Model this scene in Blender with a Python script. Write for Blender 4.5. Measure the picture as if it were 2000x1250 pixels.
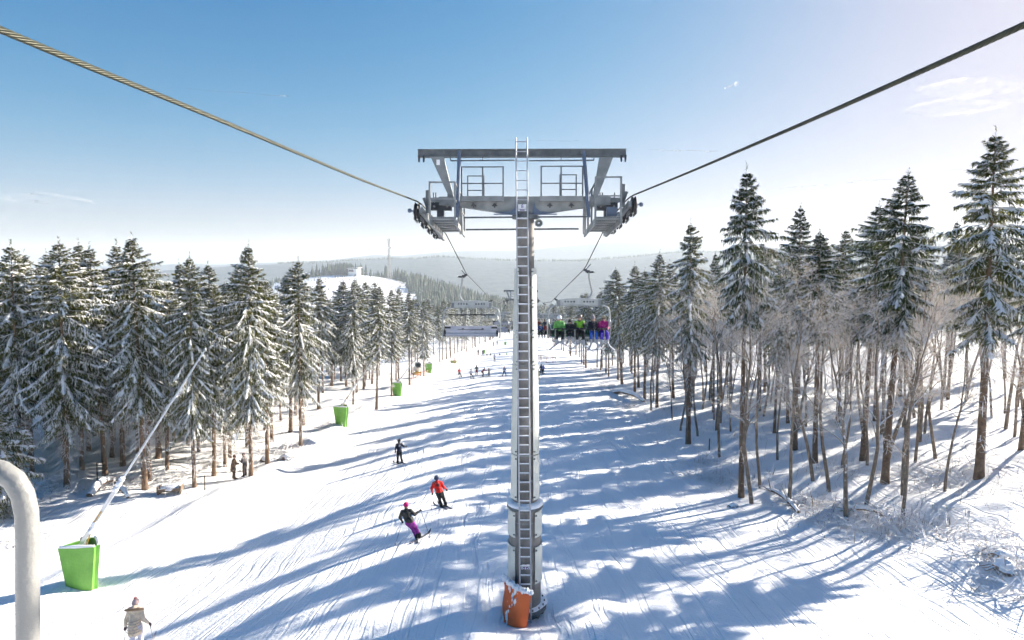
import bpy, bmesh, math, random
import numpy as np
from mathutils import Vector, Matrix, Euler

scene = bpy.context.scene
for o in list(bpy.data.objects):
    bpy.data.objects.remove(o)
R = math.radians
col = scene.collection

# ------------------------------------------------------------------ camera
YAW, PITCH, FPX = R(0.847), R(3.0), 1150.0
cam_d = bpy.data.cameras.new('camera')
cam_d.sensor_width = 36.0
cam_d.lens = 36.0 * FPX / 2000.0
cam_d.shift_y = -65.0 / 2000.0
cam_d.clip_start = 0.05
cam_d.clip_end = 60000
cam = bpy.data.objects.new('camera', cam_d)
col.objects.link(cam)
cam.location = (0, 0, 0)
cam.rotation_euler = (R(90) - PITCH, 0, YAW)
scene.camera = cam

# ------------------------------------------------------------------ light
SUN_AZ, SUN_EL = R(57.0), R(23.0)      # azimuth clockwise from +Y (straight ahead)
world = bpy.data.worlds.new('World')
scene.world = world
world.use_nodes = True
wn = world.node_tree
wn.nodes.clear()
w_out = wn.nodes.new('ShaderNodeOutputWorld')
w_bg = wn.nodes.new('ShaderNodeBackground')
w_sky = wn.nodes.new('ShaderNodeTexSky')
w_sky.sky_type = 'NISHITA'
w_sky.sun_disc = False
w_sky.sun_elevation = SUN_EL
w_sky.sun_rotation = SUN_AZ
w_sky.altitude = 700
w_sky.air_density = 1.0
w_sky.dust_density = 1.5
w_sky.ozone_density = 2.5
def w_node(kind, op=None, **kw):
    n = wn.nodes.new(kind)
    if op: n.operation = op
    for i, v in kw.items(): n.inputs[int(i[1:])].default_value = v
    return n
# deep winter blue: contrast curve over the whole sky, soft towards its bright side
w_sc = w_node('ShaderNodeVectorMath', 'MULTIPLY', i1=(0.2, 0.2, 0.198))
w_gm = wn.nodes.new('ShaderNodeGamma'); w_gm.inputs['Gamma'].default_value = 1.28
w_hs = wn.nodes.new('ShaderNodeHueSaturation'); w_hs.inputs['Saturation'].default_value = 1.42
w_dn = w_node('ShaderNodeVectorMath', 'MULTIPLY_ADD', i1=(2.1, 2.1, 2.1), i2=(1, 1, 1))
w_dv = w_node('ShaderNodeVectorMath', 'DIVIDE')
w_fx = w_node('ShaderNodeVectorMath', 'MULTIPLY', i1=(2.75, 2.64, 3.02))
w_bg.inputs['Strength'].default_value = 0.12
L_ = wn.links.new
L_(w_sky.outputs[0], w_sc.inputs[0]); L_(w_sc.outputs[0], w_hs.inputs['Color']); L_(w_hs.outputs[0], w_gm.inputs['Color'])
L_(w_gm.outputs[0], w_dn.inputs[0]); L_(w_gm.outputs[0], w_dv.inputs[0]); L_(w_dn.outputs[0], w_dv.inputs[1])
L_(w_dv.outputs[0], w_fx.inputs[0]); L_(w_fx.outputs[0], w_bg.inputs['Color'])
L_(w_bg.outputs[0], w_out.inputs['Surface'])

sun_d = bpy.data.lights.new('sun', 'SUN')
sun_d.energy = 2.85
sun_d.angle = R(0.55)
sun_d.color = (1.0, 0.90, 0.76)
sun = bpy.data.objects.new('sun', sun_d)
col.objects.link(sun)
sdir = Vector((math.sin(SUN_AZ) * math.cos(SUN_EL), math.cos(SUN_AZ) * math.cos(SUN_EL), math.sin(SUN_EL)))
sun.rotation_euler = sdir.to_track_quat('Z', 'Y').to_euler()
sun.location = (60, 40, 60)

vs = scene.view_settings
vs.view_transform = 'Standard'
vs.look = 'None'
vs.exposure = 2.5
vs.gamma = 1.0
vs.use_curve_mapping = False
scene.cycles.use_denoising = True
scene.cycles.denoiser = 'OPENIMAGEDENOISE'
scene.cycles.max_bounces = 4
scene.cycles.diffuse_bounces = 3
scene.cycles.use_adaptive_sampling = True
scene.cycles.adaptive_threshold = 0.05
scene.cycles.adaptive_min_samples = 20
scene.cycles.glossy_bounces = 1
scene.cycles.transmission_bounces = 2
scene.cycles.transparent_max_bounces = 8
scene.cycles.volume_bounces = 1
scene.cycles.sample_clamp_indirect = 6.0

# ------------------------------------------------------------------ helpers
def tag(o, label=None, cat=None, group=None, kind=None):
    if label: o['label'] = label
    if cat: o['category'] = cat
    if group: o['group'] = group
    if kind: o['kind'] = kind
    return o

def empty(name, loc=(0, 0, 0), rz=0.0, sc=1.0):
    o = bpy.data.objects.new(name, None)
    o.empty_display_size = 0.3
    col.objects.link(o)
    o.location = loc
    o.rotation_euler = (0, 0, rz)
    o.scale = (sc, sc, sc)
    return o

def link(name, me, parent=None, loc=None):
    o = bpy.data.objects.new(name, me)
    col.objects.link(o)
    if parent: o.parent = parent
    if loc is not None: o.location = loc
    return o

def np_mesh(name, V, F, mats, fm=None, smooth=False, n=3):
    """V (k,3), F (m,n) with n=3 or 4, or a list of such arrays"""
    me = bpy.data.meshes.new(name)
    Fs = F if isinstance(F, list) else [F]
    loops = np.concatenate([f.ravel() for f in Fs]).astype(np.int32)
    sizes = np.concatenate([np.full(len(f), f.shape[1], np.int32) for f in Fs])
    starts = np.concatenate([[0], np.cumsum(sizes)[:-1]]).astype(np.int32)
    me.vertices.add(len(V)); me.loops.add(len(loops)); me.polygons.add(len(sizes))
    me.vertices.foreach_set('co', np.ascontiguousarray(V, np.float32).ravel())
    me.loops.foreach_set('vertex_index', loops)
    me.polygons.foreach_set('loop_start', starts)
    me.polygons.foreach_set('loop_total', sizes)
    if fm is not None:
        me.polygons.foreach_set('material_index', np.ascontiguousarray(fm, np.int32))
    me.polygons.foreach_set('use_smooth', np.full(len(sizes), smooth))
    for m in mats: me.materials.append(m)
    me.update(calc_edges=True)
    me.validate()
    return me

class MB:
    """collects simple solids into one mesh"""
    def __init__(s): s.v = []; s.f = []; s.m = []; s.n = 0
    def add(s, vs, fs, m=0):
        s.v.extend([tuple(p) for p in vs])
        for f in fs:
            s.f.append(tuple(i + s.n for i in f)); s.m.append(m)
        s.n += len(vs)
        return s
    def box(s, c, size, rot=None, m=0, taper=1.0):
        hx, hy, hz = size[0] / 2, size[1] / 2, size[2] / 2
        P = []
        for dz in (-1, 1):
            t = taper if dz > 0 else 1
            for dx, dy in ((-1, -1), (1, -1), (1, 1), (-1, 1)):
                P.append(Vector((dx * hx * t, dy * hy * t, dz * hz)))
        if rot is not None:
            M = rot if isinstance(rot, Matrix) else Euler(rot).to_matrix()
            P = [M @ p for p in P]
        c = Vector(c)
        return s.add([p + c for p in P], [(3, 2, 1, 0), (4, 5, 6, 7), (0, 1, 5, 4), (1, 2, 6, 5), (2, 3, 7, 6), (3, 0, 4, 7)], m)
    def bar(s, a, b, w, h, m=0, up=(0, 0, 1)):
        a, b = Vector(a), Vector(b)
        d = (b - a); L = d.length; d.normalize()
        u = Vector(up)
        if abs(d.dot(u)) > 0.98: u = Vector((1, 0, 0))
        x = d.cross(u).normalized(); z = x.cross(d).normalized()
        M = Matrix((x, d, z)).transposed()
        return s.box((a + b) / 2, (w, L, h), M, m)
    def tube(s, pts, r, n=8, m=0, cap=True):
        pts = [Vector(p) for p in pts]
        rs = r if isinstance(r, (list, tuple)) else [r] * len(pts)
        up = Vector((0, 0, 1)); vs = []
        d0 = (pts[1] - pts[0]).normalized()
        if abs(d0.dot(up)) > 0.95: up = Vector((0, 1, 0))
        x = d0.cross(up).normalized()
        for i, p in enumerate(pts):
            d = (pts[min(i + 1, len(pts) - 1)] - pts[max(i - 1, 0)]).normalized()
            x = (x - d * x.dot(d)).normalized(); y = d.cross(x)
            for k in range(n):
                a = 2 * math.pi * k / n
                vs.append(p + (x * math.cos(a) + y * math.sin(a)) * rs[i])
        fs = []
        for i in range(len(pts) - 1):
            for k in range(n):
                k2 = (k + 1) % n
                fs.append((i * n + k, i * n + k2, (i + 1) * n + k2, (i + 1) * n + k))
        if cap:
            fs.append(tuple(range(n))[::-1]); fs.append(tuple((len(pts) - 1) * n + k for k in range(n)))
        return s.add(vs, fs, m)
    def lathe(s, prof, c=(0, 0, 0), n=16, m=0, axis='z', a0=0.0, a1=2 * math.pi, rot=None):
        full = abs((a1 - a0) - 2 * math.pi) < 1e-6
        cols = n if full else n + 1
        vs = []; c = Vector(c)
        for r_, z_ in prof:
            for k in range(cols):
                a = a0 + (a1 - a0) * k / n
                p = Vector((r_ * math.cos(a), r_ * math.sin(a), z_))
                if axis == 'y': p = Vector((p.x, -p.z, p.y))
                if axis == 'x': p = Vector((p.z, p.y, -p.x))
                if rot is not None: p = rot @ p
                vs.append(p + c)
        fs = []
        for i in range(len(prof) - 1):
            for k in range(n):
                k2 = (k + 1) % cols if full else k + 1
                fs.append((i * cols + k, i * cols + k2, (i + 1) * cols + k2, (i + 1) * cols + k))
        return s.add(vs, fs, m)
    def prism(s, poly, y0, y1, m=0, T=None):
        """polygon in x,z extruded along y"""
        n = len(poly)
        vs = [Vector((p[0], y0, p[1])) for p in poly] + [Vector((p[0], y1, p[1])) for p in poly]
        if T is not None: vs = [T @ v for v in vs]
        fs = [tuple(range(n)), tuple(range(2 * n - 1, n - 1, -1))]
        for i in range(n):
            j = (i + 1) % n
            fs.append((j, i, n + i, n + j))
        return s.add(vs, fs, m)
    def blob(s, c, r, seed=0, m=0, seg=10, rings=6, amp=0.25):
        rnd = random.Random(seed); c = Vector(c); vs = []
        ph = [rnd.uniform(0, 6.28) for _ in range(6)]
        for i in range(rings + 1):
            th = math.pi * i / rings
            for k in range(seg):
                a = 2 * math.pi * k / seg
                f = 1 + amp * (math.sin(2 * a + ph[0]) * math.sin(th * 2 + ph[1]) * 0.5 + math.sin(3 * a + ph[2] + th * 2) * 0.35 + math.sin(5 * a + ph[3] + 3 * th) * 0.25)
                vs.append(c + Vector((r[0] * f * math.sin(th) * math.cos(a), r[1] * f * math.sin(th) * math.sin(a), r[2] * f * math.cos(th))))
        fs = []
        for i in range(rings):
            for k in range(seg):
                k2 = (k + 1) % seg
                fs.append((i * seg + k, (i + 1) * seg + k, (i + 1) * seg + k2, i * seg + k2))
        return s.add(vs, fs, m)
    def mesh(s, name, mats, smooth=False, angle=None):
        me = bpy.data.meshes.new(name)
        me.from_pydata(s.v, [], s.f)
        if not isinstance(mats, (list, tuple)): mats = [mats]
        for m in mats: me.materials.append(m)
        if len(mats) > 1: me.polygons.foreach_set('material_index', s.m)
        if smooth: me.polygons.foreach_set('use_smooth', [True] * len(s.f))
        me.update()
        if smooth and angle: me.set_sharp_from_angle(angle=R(angle))
        return me
    def build(s, name, mats, parent=None, loc=None, smooth=False, angle=35):
        return link(name, s.mesh(name, mats, smooth, angle), parent, loc)

def copy_tree(o, parent=None):
    c = o.copy(); col.objects.link(c); c.parent = parent
    for ch in o.children: copy_tree(ch, c)
    return c

# value noise, vectorised
_tab = np.random.RandomState(7).rand(256, 256)
def vnoise(x, y):
    xi = np.floor(x).astype(int); yi = np.floor(y).astype(int)
    fx = x - xi; fy = y - yi
    fx = fx * fx * (3 - 2 * fx); fy = fy * fy * (3 - 2 * fy)
    a = _tab[xi & 255, yi & 255]; b = _tab[(xi + 1) & 255, yi & 255]
    c = _tab[xi & 255, (yi + 1) & 255]; d = _tab[(xi + 1) & 255, (yi + 1) & 255]
    return (a * (1 - fx) + b * fx) * (1 - fy) + (c * (1 - fx) + d * fx) * fy - 0.5
def sstep(a, b, x):
    t = np.clip((x - a) / (b - a), 0, 1)
    return t * t * (3 - 2 * t)

# ------------------------------------------------------------------ materials
def mat(name, rgb, rough=0.6, metal=0.0, var=0.0, vscale=4.0, bump=0.0, bscale=30.0, rgb2=None, spec=0.5):
    m = bpy.data.materials.new(name); m.use_nodes = True
    nt = m.node_tree; b = nt.nodes['Principled BSDF']
    b.inputs['Base Color'].default_value = (*rgb, 1)
    b.inputs['Roughness'].default_value = rough
    b.inputs['Metallic'].default_value = metal
    b.inputs['Specular IOR Level'].default_value = spec
    if var or rgb2:
        tc = nt.nodes.new('ShaderNodeTexCoord'); nz = nt.nodes.new('ShaderNodeTexNoise')
        nz.inputs['Scale'].default_value = vscale; nz.inputs['Detail'].default_value = 6
        nt.links.new(tc.outputs['Object'], nz.inputs['Vector'])
        rp = nt.nodes.new('ShaderNodeValToRGB')
        c2 = rgb2 if rgb2 else tuple(min(1, c * (1 + var)) for c in rgb)
        c1 = rgb if rgb2 else tuple(c * (1 - var) for c in rgb)
        rp.color_ramp.elements[0].color = (*c1, 1); rp.color_ramp.elements[0].position = 0.35
        rp.color_ramp.elements[1].color = (*c2, 1); rp.color_ramp.elements[1].position = 0.65
        nt.links.new(nz.outputs['Fac'], rp.inputs['Fac'])
        nt.links.new(rp.outputs['Color'], b.inputs['Base Color'])
    if bump:
        tc = nt.nodes.new('ShaderNodeTexCoord'); nz = nt.nodes.new('ShaderNodeTexNoise')
        nz.inputs['Scale'].default_value = bscale; nz.inputs['Detail'].default_value = 5
        nt.links.new(tc.outputs['Object'], nz.inputs['Vector'])
        bp = nt.nodes.new('ShaderNodeBump'); bp.inputs['Strength'].default_value = bump
        bp.inputs['Distance'].default_value = 0.05
        nt.links.new(nz.outputs['Fac'], bp.inputs['Height'])
        nt.links.new(bp.outputs['Normal'], b.inputs['Normal'])
    return m

def add_snow(m, lo=0.25, hi=0.6, scale=3.0, amt=0.5):
    """snow lying on faces that look upwards, broken up by noise"""
    nt = m.node_tree; b = nt.nodes['Principled BSDF']
    g = nt.nodes.new('ShaderNodeNewGeometry'); sp = nt.nodes.new('ShaderNodeSeparateXYZ')
    nt.links.new(g.outputs['Normal'], sp.inputs[0])
    nz = nt.nodes.new('ShaderNodeTexNoise'); nz.inputs['Scale'].default_value = scale; nz.inputs['Detail'].default_value = 4
    nt.links.new(g.outputs['Position'], nz.inputs['Vector'])
    ma = nt.nodes.new('ShaderNodeMath'); ma.operation = 'MULTIPLY_ADD'
    nt.links.new(nz.outputs['Fac'], ma.inputs[0]); ma.inputs[1].default_value = amt * 2; 
    sb = nt.nodes.new('ShaderNodeMath'); sb.operation = 'SUBTRACT'
    nt.links.new(sp.outputs['Z'], sb.inputs[0]); sb.inputs[1].default_value = amt
    nt.links.new(sb.outputs[0], ma.inputs[2])
    mr = nt.nodes.new('ShaderNodeMapRange'); mr.interpolation_type = 'SMOOTHSTEP'
    mr.inputs['From Min'].default_value = lo; mr.inputs['From Max'].default_value = hi
    nt.links.new(ma.outputs[0], mr.inputs['Value'])
    mx = nt.nodes.new('ShaderNodeMix'); mx.data_type = 'RGBA'
    nt.links.new(mr.outputs[0], mx.inputs['Factor'])
    src = b.inputs['Base Color']
    if src.is_linked: nt.links.new(src.links[0].from_socket, mx.inputs[6])
    else: mx.inputs[6].default_value = src.default_value
    mx.inputs[7].default_value = (0.86, 0.87, 0.9, 1)
    nt.links.new(mx.outputs[2], src)
    return m

def leafy(name, c1, c2, trans=0.3, scale=1.2):
    m = bpy.data.materials.new(name); m.use_nodes = True
    nt = m.node_tree; nt.nodes.clear()
    out = nt.nodes.new('ShaderNodeOutputMaterial')
    d = nt.nodes.new('ShaderNodeBsdfDiffuse'); t = nt.nodes.new('ShaderNodeBsdfTranslucent')
    mx = nt.nodes.new('ShaderNodeMixShader'); mx.inputs[0].default_value = trans
    tc = nt.nodes.new('ShaderNodeTexCoord'); nz = nt.nodes.new('ShaderNodeTexNoise')
    nz.inputs['Scale'].default_value = scale; nz.inputs['Detail'].default_value = 6
    nt.links.new(tc.outputs['Object'], nz.inputs['Vector'])
    rp = nt.nodes.new('ShaderNodeValToRGB')
    rp.color_ramp.elements[0].color = (*c1, 1); rp.color_ramp.elements[0].position = 0.35
    rp.color_ramp.elements[1].color = (*c2, 1); rp.color_ramp.elements[1].position = 0.65
    nt.links.new(nz.outputs['Fac'], rp.inputs['Fac'])
    nt.links.new(rp.outputs['Color'], d.inputs['Color']); nt.links.new(rp.outputs['Color'], t.inputs['Color'])
    nt.links.new(d.outputs[0], mx.inputs[1]); nt.links.new(t.outputs[0], mx.inputs[2])
    nt.links.new(mx.outputs[0], out.inputs['Surface'])
    return m

M = {}
M['snow_clump'] = leafy('snow_on_branches', (0.80, 0.82, 0.85), (0.90, 0.90, 0.92), 0.25, 3.0)
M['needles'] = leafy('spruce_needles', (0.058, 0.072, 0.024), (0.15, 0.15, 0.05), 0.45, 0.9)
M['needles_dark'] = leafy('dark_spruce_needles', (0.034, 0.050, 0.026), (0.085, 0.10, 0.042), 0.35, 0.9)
M['bark'] = add_snow(mat('spruce_bark', (0.10, 0.066, 0.045), 0.9, rgb2=(0.20, 0.13, 0.082), vscale=6, bump=0.6, bscale=14), 0.16, 0.3, 7.0, 0.42)
M['dead'] = add_snow(mat('dead_twigs', (0.16, 0.11, 0.07), 0.9, rgb2=(0.28, 0.20, 0.12), vscale=4), 0.2, 0.6, 5.0, 0.5)
M['beech'] = add_snow(mat('beech_bark', (0.13, 0.10, 0.075), 0.85, rgb2=(0.26, 0.20, 0.15), vscale=5, bump=0.4, bscale=12), 0.22, 0.38, 6.0, 0.4)
M['beech_twig'] = add_snow(mat('frosted_twigs', (0.46, 0.34, 0.23), 0.85, rgb2=(0.66, 0.54, 0.40), vscale=3), 0.0, 0.45, 4.0, 0.5)

M['galv'] = mat('galvanised_steel', (0.17, 0.185, 0.19), 0.55, 0.3, rgb2=(0.26, 0.275, 0.28), vscale=3.0, bump=0.15, bscale=20)
M['galv_dark'] = mat('weathered_steel', (0.08, 0.095, 0.105), 0.6, 0.25, rgb2=(0.14, 0.155, 0.165), vscale=4.0)
M['column'] = mat('stained_column_steel', (0.12, 0.115, 0.11), 0.7, 0.2, rgb2=(0.24, 0.23, 0.22), vscale=2.0, bump=0.2, bscale=9)
M['panel'] = mat('pale_cover_panel', (0.50, 0.52, 0.49), 0.45, 0.15, rgb2=(0.60, 0.62, 0.58), vscale=1.2)
M['ladder'] = mat('ladder_aluminium', (0.36, 0.38, 0.42), 0.45, 0.3, var=0.1)
M['strut'] = mat('blue_grey_strut', (0.10, 0.135, 0.20), 0.5, 0.2, var=0.15)
M['black'] = mat('black_rubber', (0.02, 0.02, 0.022), 0.6, var=0.3)
M['steel_dark'] = mat('dark_machine_steel', (0.05, 0.055, 0.065), 0.5, 0.3, var=0.3)
M['rope'] = mat('greased_wire_rope', (0.022, 0.024, 0.014), 0.5, 0.3, rgb2=(0.045, 0.047, 0.028), vscale=9)
M['orange'] = mat('orange_mat_vinyl', (0.80, 0.15, 0.025), 0.55, rgb2=(0.66, 0.11, 0.02), vscale=2.5, bump=0.3, bscale=3)
M['green'] = mat('green_mat_vinyl', (0.105, 0.30, 0.035), 0.55, rgb2=(0.15, 0.38, 0.055), vscale=1.6, bump=0.4, bscale=3)
M['snow'] = mat('packed_snow', (0.86, 0.87, 0.90), 0.6, bump=0.5, bscale=8, spec=0.3)
M['lance'] = mat('lance_aluminium', (0.55, 0.57, 0.60), 0.35, 0.5, var=0.1)
M['yellow'] = mat('yellow_paint', (0.42, 0.25, 0.03), 0.5, var=0.1)
M['blue_paint'] = mat('blue_print', (0.02, 0.03, 0.25), 0.5)
M['red_paint'] = mat('red_print', (0.45, 0.03, 0.03), 0.5)
M['white_sign'] = mat('white_sign', (0.78, 0.78, 0.80), 0.5, var=0.04)
M['chair_metal'] = mat('chair_frame_metal', (0.36, 0.38, 0.38), 0.4, 0.4, var=0.1)
M['seat_green'] = mat('green_seat_cover', (0.012, 0.075, 0.045), 0.6, var=0.15)
M['seat_pale'] = mat('pale_seat_shell', (0.40, 0.41, 0.47), 0.5, var=0.08)
M['white_tube'] = mat('grey_bar_paint', (0.27, 0.27, 0.26), 0.36, 0.2, var=0.04, vscale=12, bump=0.1, bscale=120)
M['wood'] = add_snow(mat('weathered_wood', (0.12, 0.085, 0.06), 0.9, rgb2=(0.20, 0.15, 0.11), vscale=6), 0.35, 0.6, 3.0, 0.3)
M['net'] = mat('red_safety_net', (0.50, 0.26, 0.22), 0.7)
M['skin'] = mat('skin', (0.55, 0.32, 0.23), 0.55)
# ------------------------------------------------------------------ terrain
_zy = np.array([-300, -120, 0, 14, 18, 28, 36, 62, 88, 108, 143, 162, 300, 420, 700, 1000, 1600, 7000], float)
_zz = np.array([28, 7, -8.4, -10.4, -11.0, -12.8, -14.0, -16.8, -19.6, -22.0, -25.8, -28.0, -41, -56, -92, -105, -112, -115], float)
def zc(y):
    w = 1.5 + np.clip(np.abs(y), 0, 400) * 0.04
    return sum(np.interp(y + k * w, _zy, _zz) for k in (-2, -1, 0, 1, 2)) / 5

# skyline heights (picture column -> metres at a given range) of the far ridges
def ridge(px_list, py_list, rng, az_px):
    return np.interp(az_px, px_list, [(500 - p) / FPX * rng for p in py_list])

PISTE_L = lambda y: np.interp(y, [-50, 20, 40, 100, 143, 220, 300, 360], [-23, -22, -20, -20, -20.5, -15.5, -11, -10])
PISTE_R = lambda y: np.interp(y, [-50, 20, 60, 100, 143, 220, 300, 360], [12, 12.5, 13.5, 12.5, 11.6, 10.5, 12, 14])

def ground(x, y):
    x = np.asarray(x, float); y = np.asarray(y, float)
    r = np.hypot(x, y)
    near = zc(y)
    A = np.interp(y, [-50, 18, 27, 40, 62, 300], [-3.2, -2.9, -2.4, -1.6, -1.0, -1.0])
    near = near + A * sstep(3, 17, -x)
    B = np.interp(y, [-50, 0, 14, 30, 45, 80, 200], [0.2, 0.24, 0.26, 0.25, 0.13, 0.08, 0.05])
    e = np.clip(x - 11.5, 0, 50)
    near = near + B * (e * e / (e + 2.0))
    el = np.clip(-x - 60, 0, 400)
    near = near - 0.12 * el
    # small relief: smooth on the piste, lumpy beside it
    off = np.maximum(sstep(-1.5, 3.5, x - PISTE_R(y)), sstep(-1.0, 3.0, PISTE_L(y) - x))
    fade = np.clip(1.2 - r / 400, 0, 1)
    lump = (vnoise(x / 4.1, y / 4.1) * 0.55 + vnoise(x / 1.7 + 9, y / 1.7) * 0.30 + vnoise(x / 0.8 + 31, y / 0.8) * 0.13)
    soft = vnoise(x / 9.0 + 3, y / 9.0) * 0.22 + vnoise(x / 3.2, y / 3.2 + 7) * 0.05 + vnoise(x / 0.9, y / 0.9) * 0.012
    near = near + fade * (off * lump + soft)
    edge = np.exp(-((x - PISTE_L(y) - 0.8) / 1.1) ** 2) * (0.35 + 0.5 * vnoise(x / 1.3, y / 2.2)) * sstep(5, 20, y)
    near = near + edge * fade
    # snow heaped round the tower foot and the snow lances
    rt = np.hypot(x - 0.14, y - 18.0)
    near = near - 0.26 * np.exp(-(np.hypot(x - 0.05, y - 17.6) / 1.25) ** 2) + 0.08 * np.exp(-((rt - 2.3) / 0.8) ** 2) * (1 + 0.8 * vnoise(x * 1.6, y * 1.6))
    # ---- far country
    px = 1017 + FPX * x / np.maximum(y, 1.0)
    far = np.interp(r, [0, 420, 700, 1000, 1500, 7000], [-40, -56, -90, -104, -112, -112])
    hill = 57 * np.exp(-((x + 205) / 128) ** 2 / 2 - ((y - 770) / 150) ** 2 / 2)
    hill = hill + 30 * np.exp(-((x + 420) / 160) ** 2 / 2 - ((y - 830) / 170) ** 2 / 2)
    far = far + hill
    h2 = ridge([-600, 300, 560, 700, 860, 1000, 1130, 1320, 1600, 1800, 2000, 2600], [520, 528, 518, 511, 503, 505, 508, 495, 488, 462, 470, 455], 2000, px) + 20 * vnoise(x / 300 + 5, y / 900) + 6 * vnoise(x / 90, y / 300)
    s2 = sstep(1150, 2000, r) * (1 - 0.75 * sstep(2000, 2700, r))
    far = far + s2 * (h2 - far)
    h3 = ridge([-600, 200, 290, 360, 420, 500, 640, 730, 780, 880, 1020, 1180, 1300, 1420, 1700, 2600], [520, 521, 517, 512, 516, 513, 508, 498, 500, 491, 489, 474, 470, 478, 480, 470], 3700, px)
    s3 = sstep(2700, 3700, r) * (1 - 0.5 * sstep(3700, 4600, r))
    far = far + s3 * (h3 - far)
    w = sstep(330, 520, y)
    side = sstep(90, 260, np.abs(x)) * sstep(-100, 50, y)
    w = np.maximum(w, side * sstep(200, 420, r))
    return near * (1 - w) + far * w

def G(x, y): return float(ground(np.array([x]), np.array([y]))[0])

def ray(px, py):
    dx, dz = (px - 1000) / FPX, (560 - py) / FPX
    cb, sb = math.cos(PITCH), math.sin(PITCH)
    yf, up = cb + dz * sb, dz * cb - sb
    ca, sa = math.cos(YAW), math.sin(YAW)
    return Vector((dx * ca - yf * sa, dx * sa + yf * ca, up))
def at(px, py, lo=8.0, hi=420.0):
    """the point of the snow that shows at a picture position"""
    d = ray(px, py); t = np.geomspace(lo, hi, 900)
    z = ground(d.x * t, d.y * t) - d.z * t
    k = np.argmax(z > 0)
    if not (z > 0).any(): k = len(t) - 1
    return Vector((d.x * t[k], d.y * t[k], G(d.x * t[k], d.y * t[k])))
def proj(p):
    ca, sa = math.cos(YAW), math.sin(YAW); cb, sb = math.cos(PITCH), math.sin(PITCH)
    xr = p[0] * ca + p[1] * sa; yf = -p[0] * sa + p[1] * ca
    dep = yf * cb - p[2] * sb; up = p[2] * cb + yf * sb
    return 1000 + FPX * xr / dep, 560 - FPX * up / dep, dep

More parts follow.
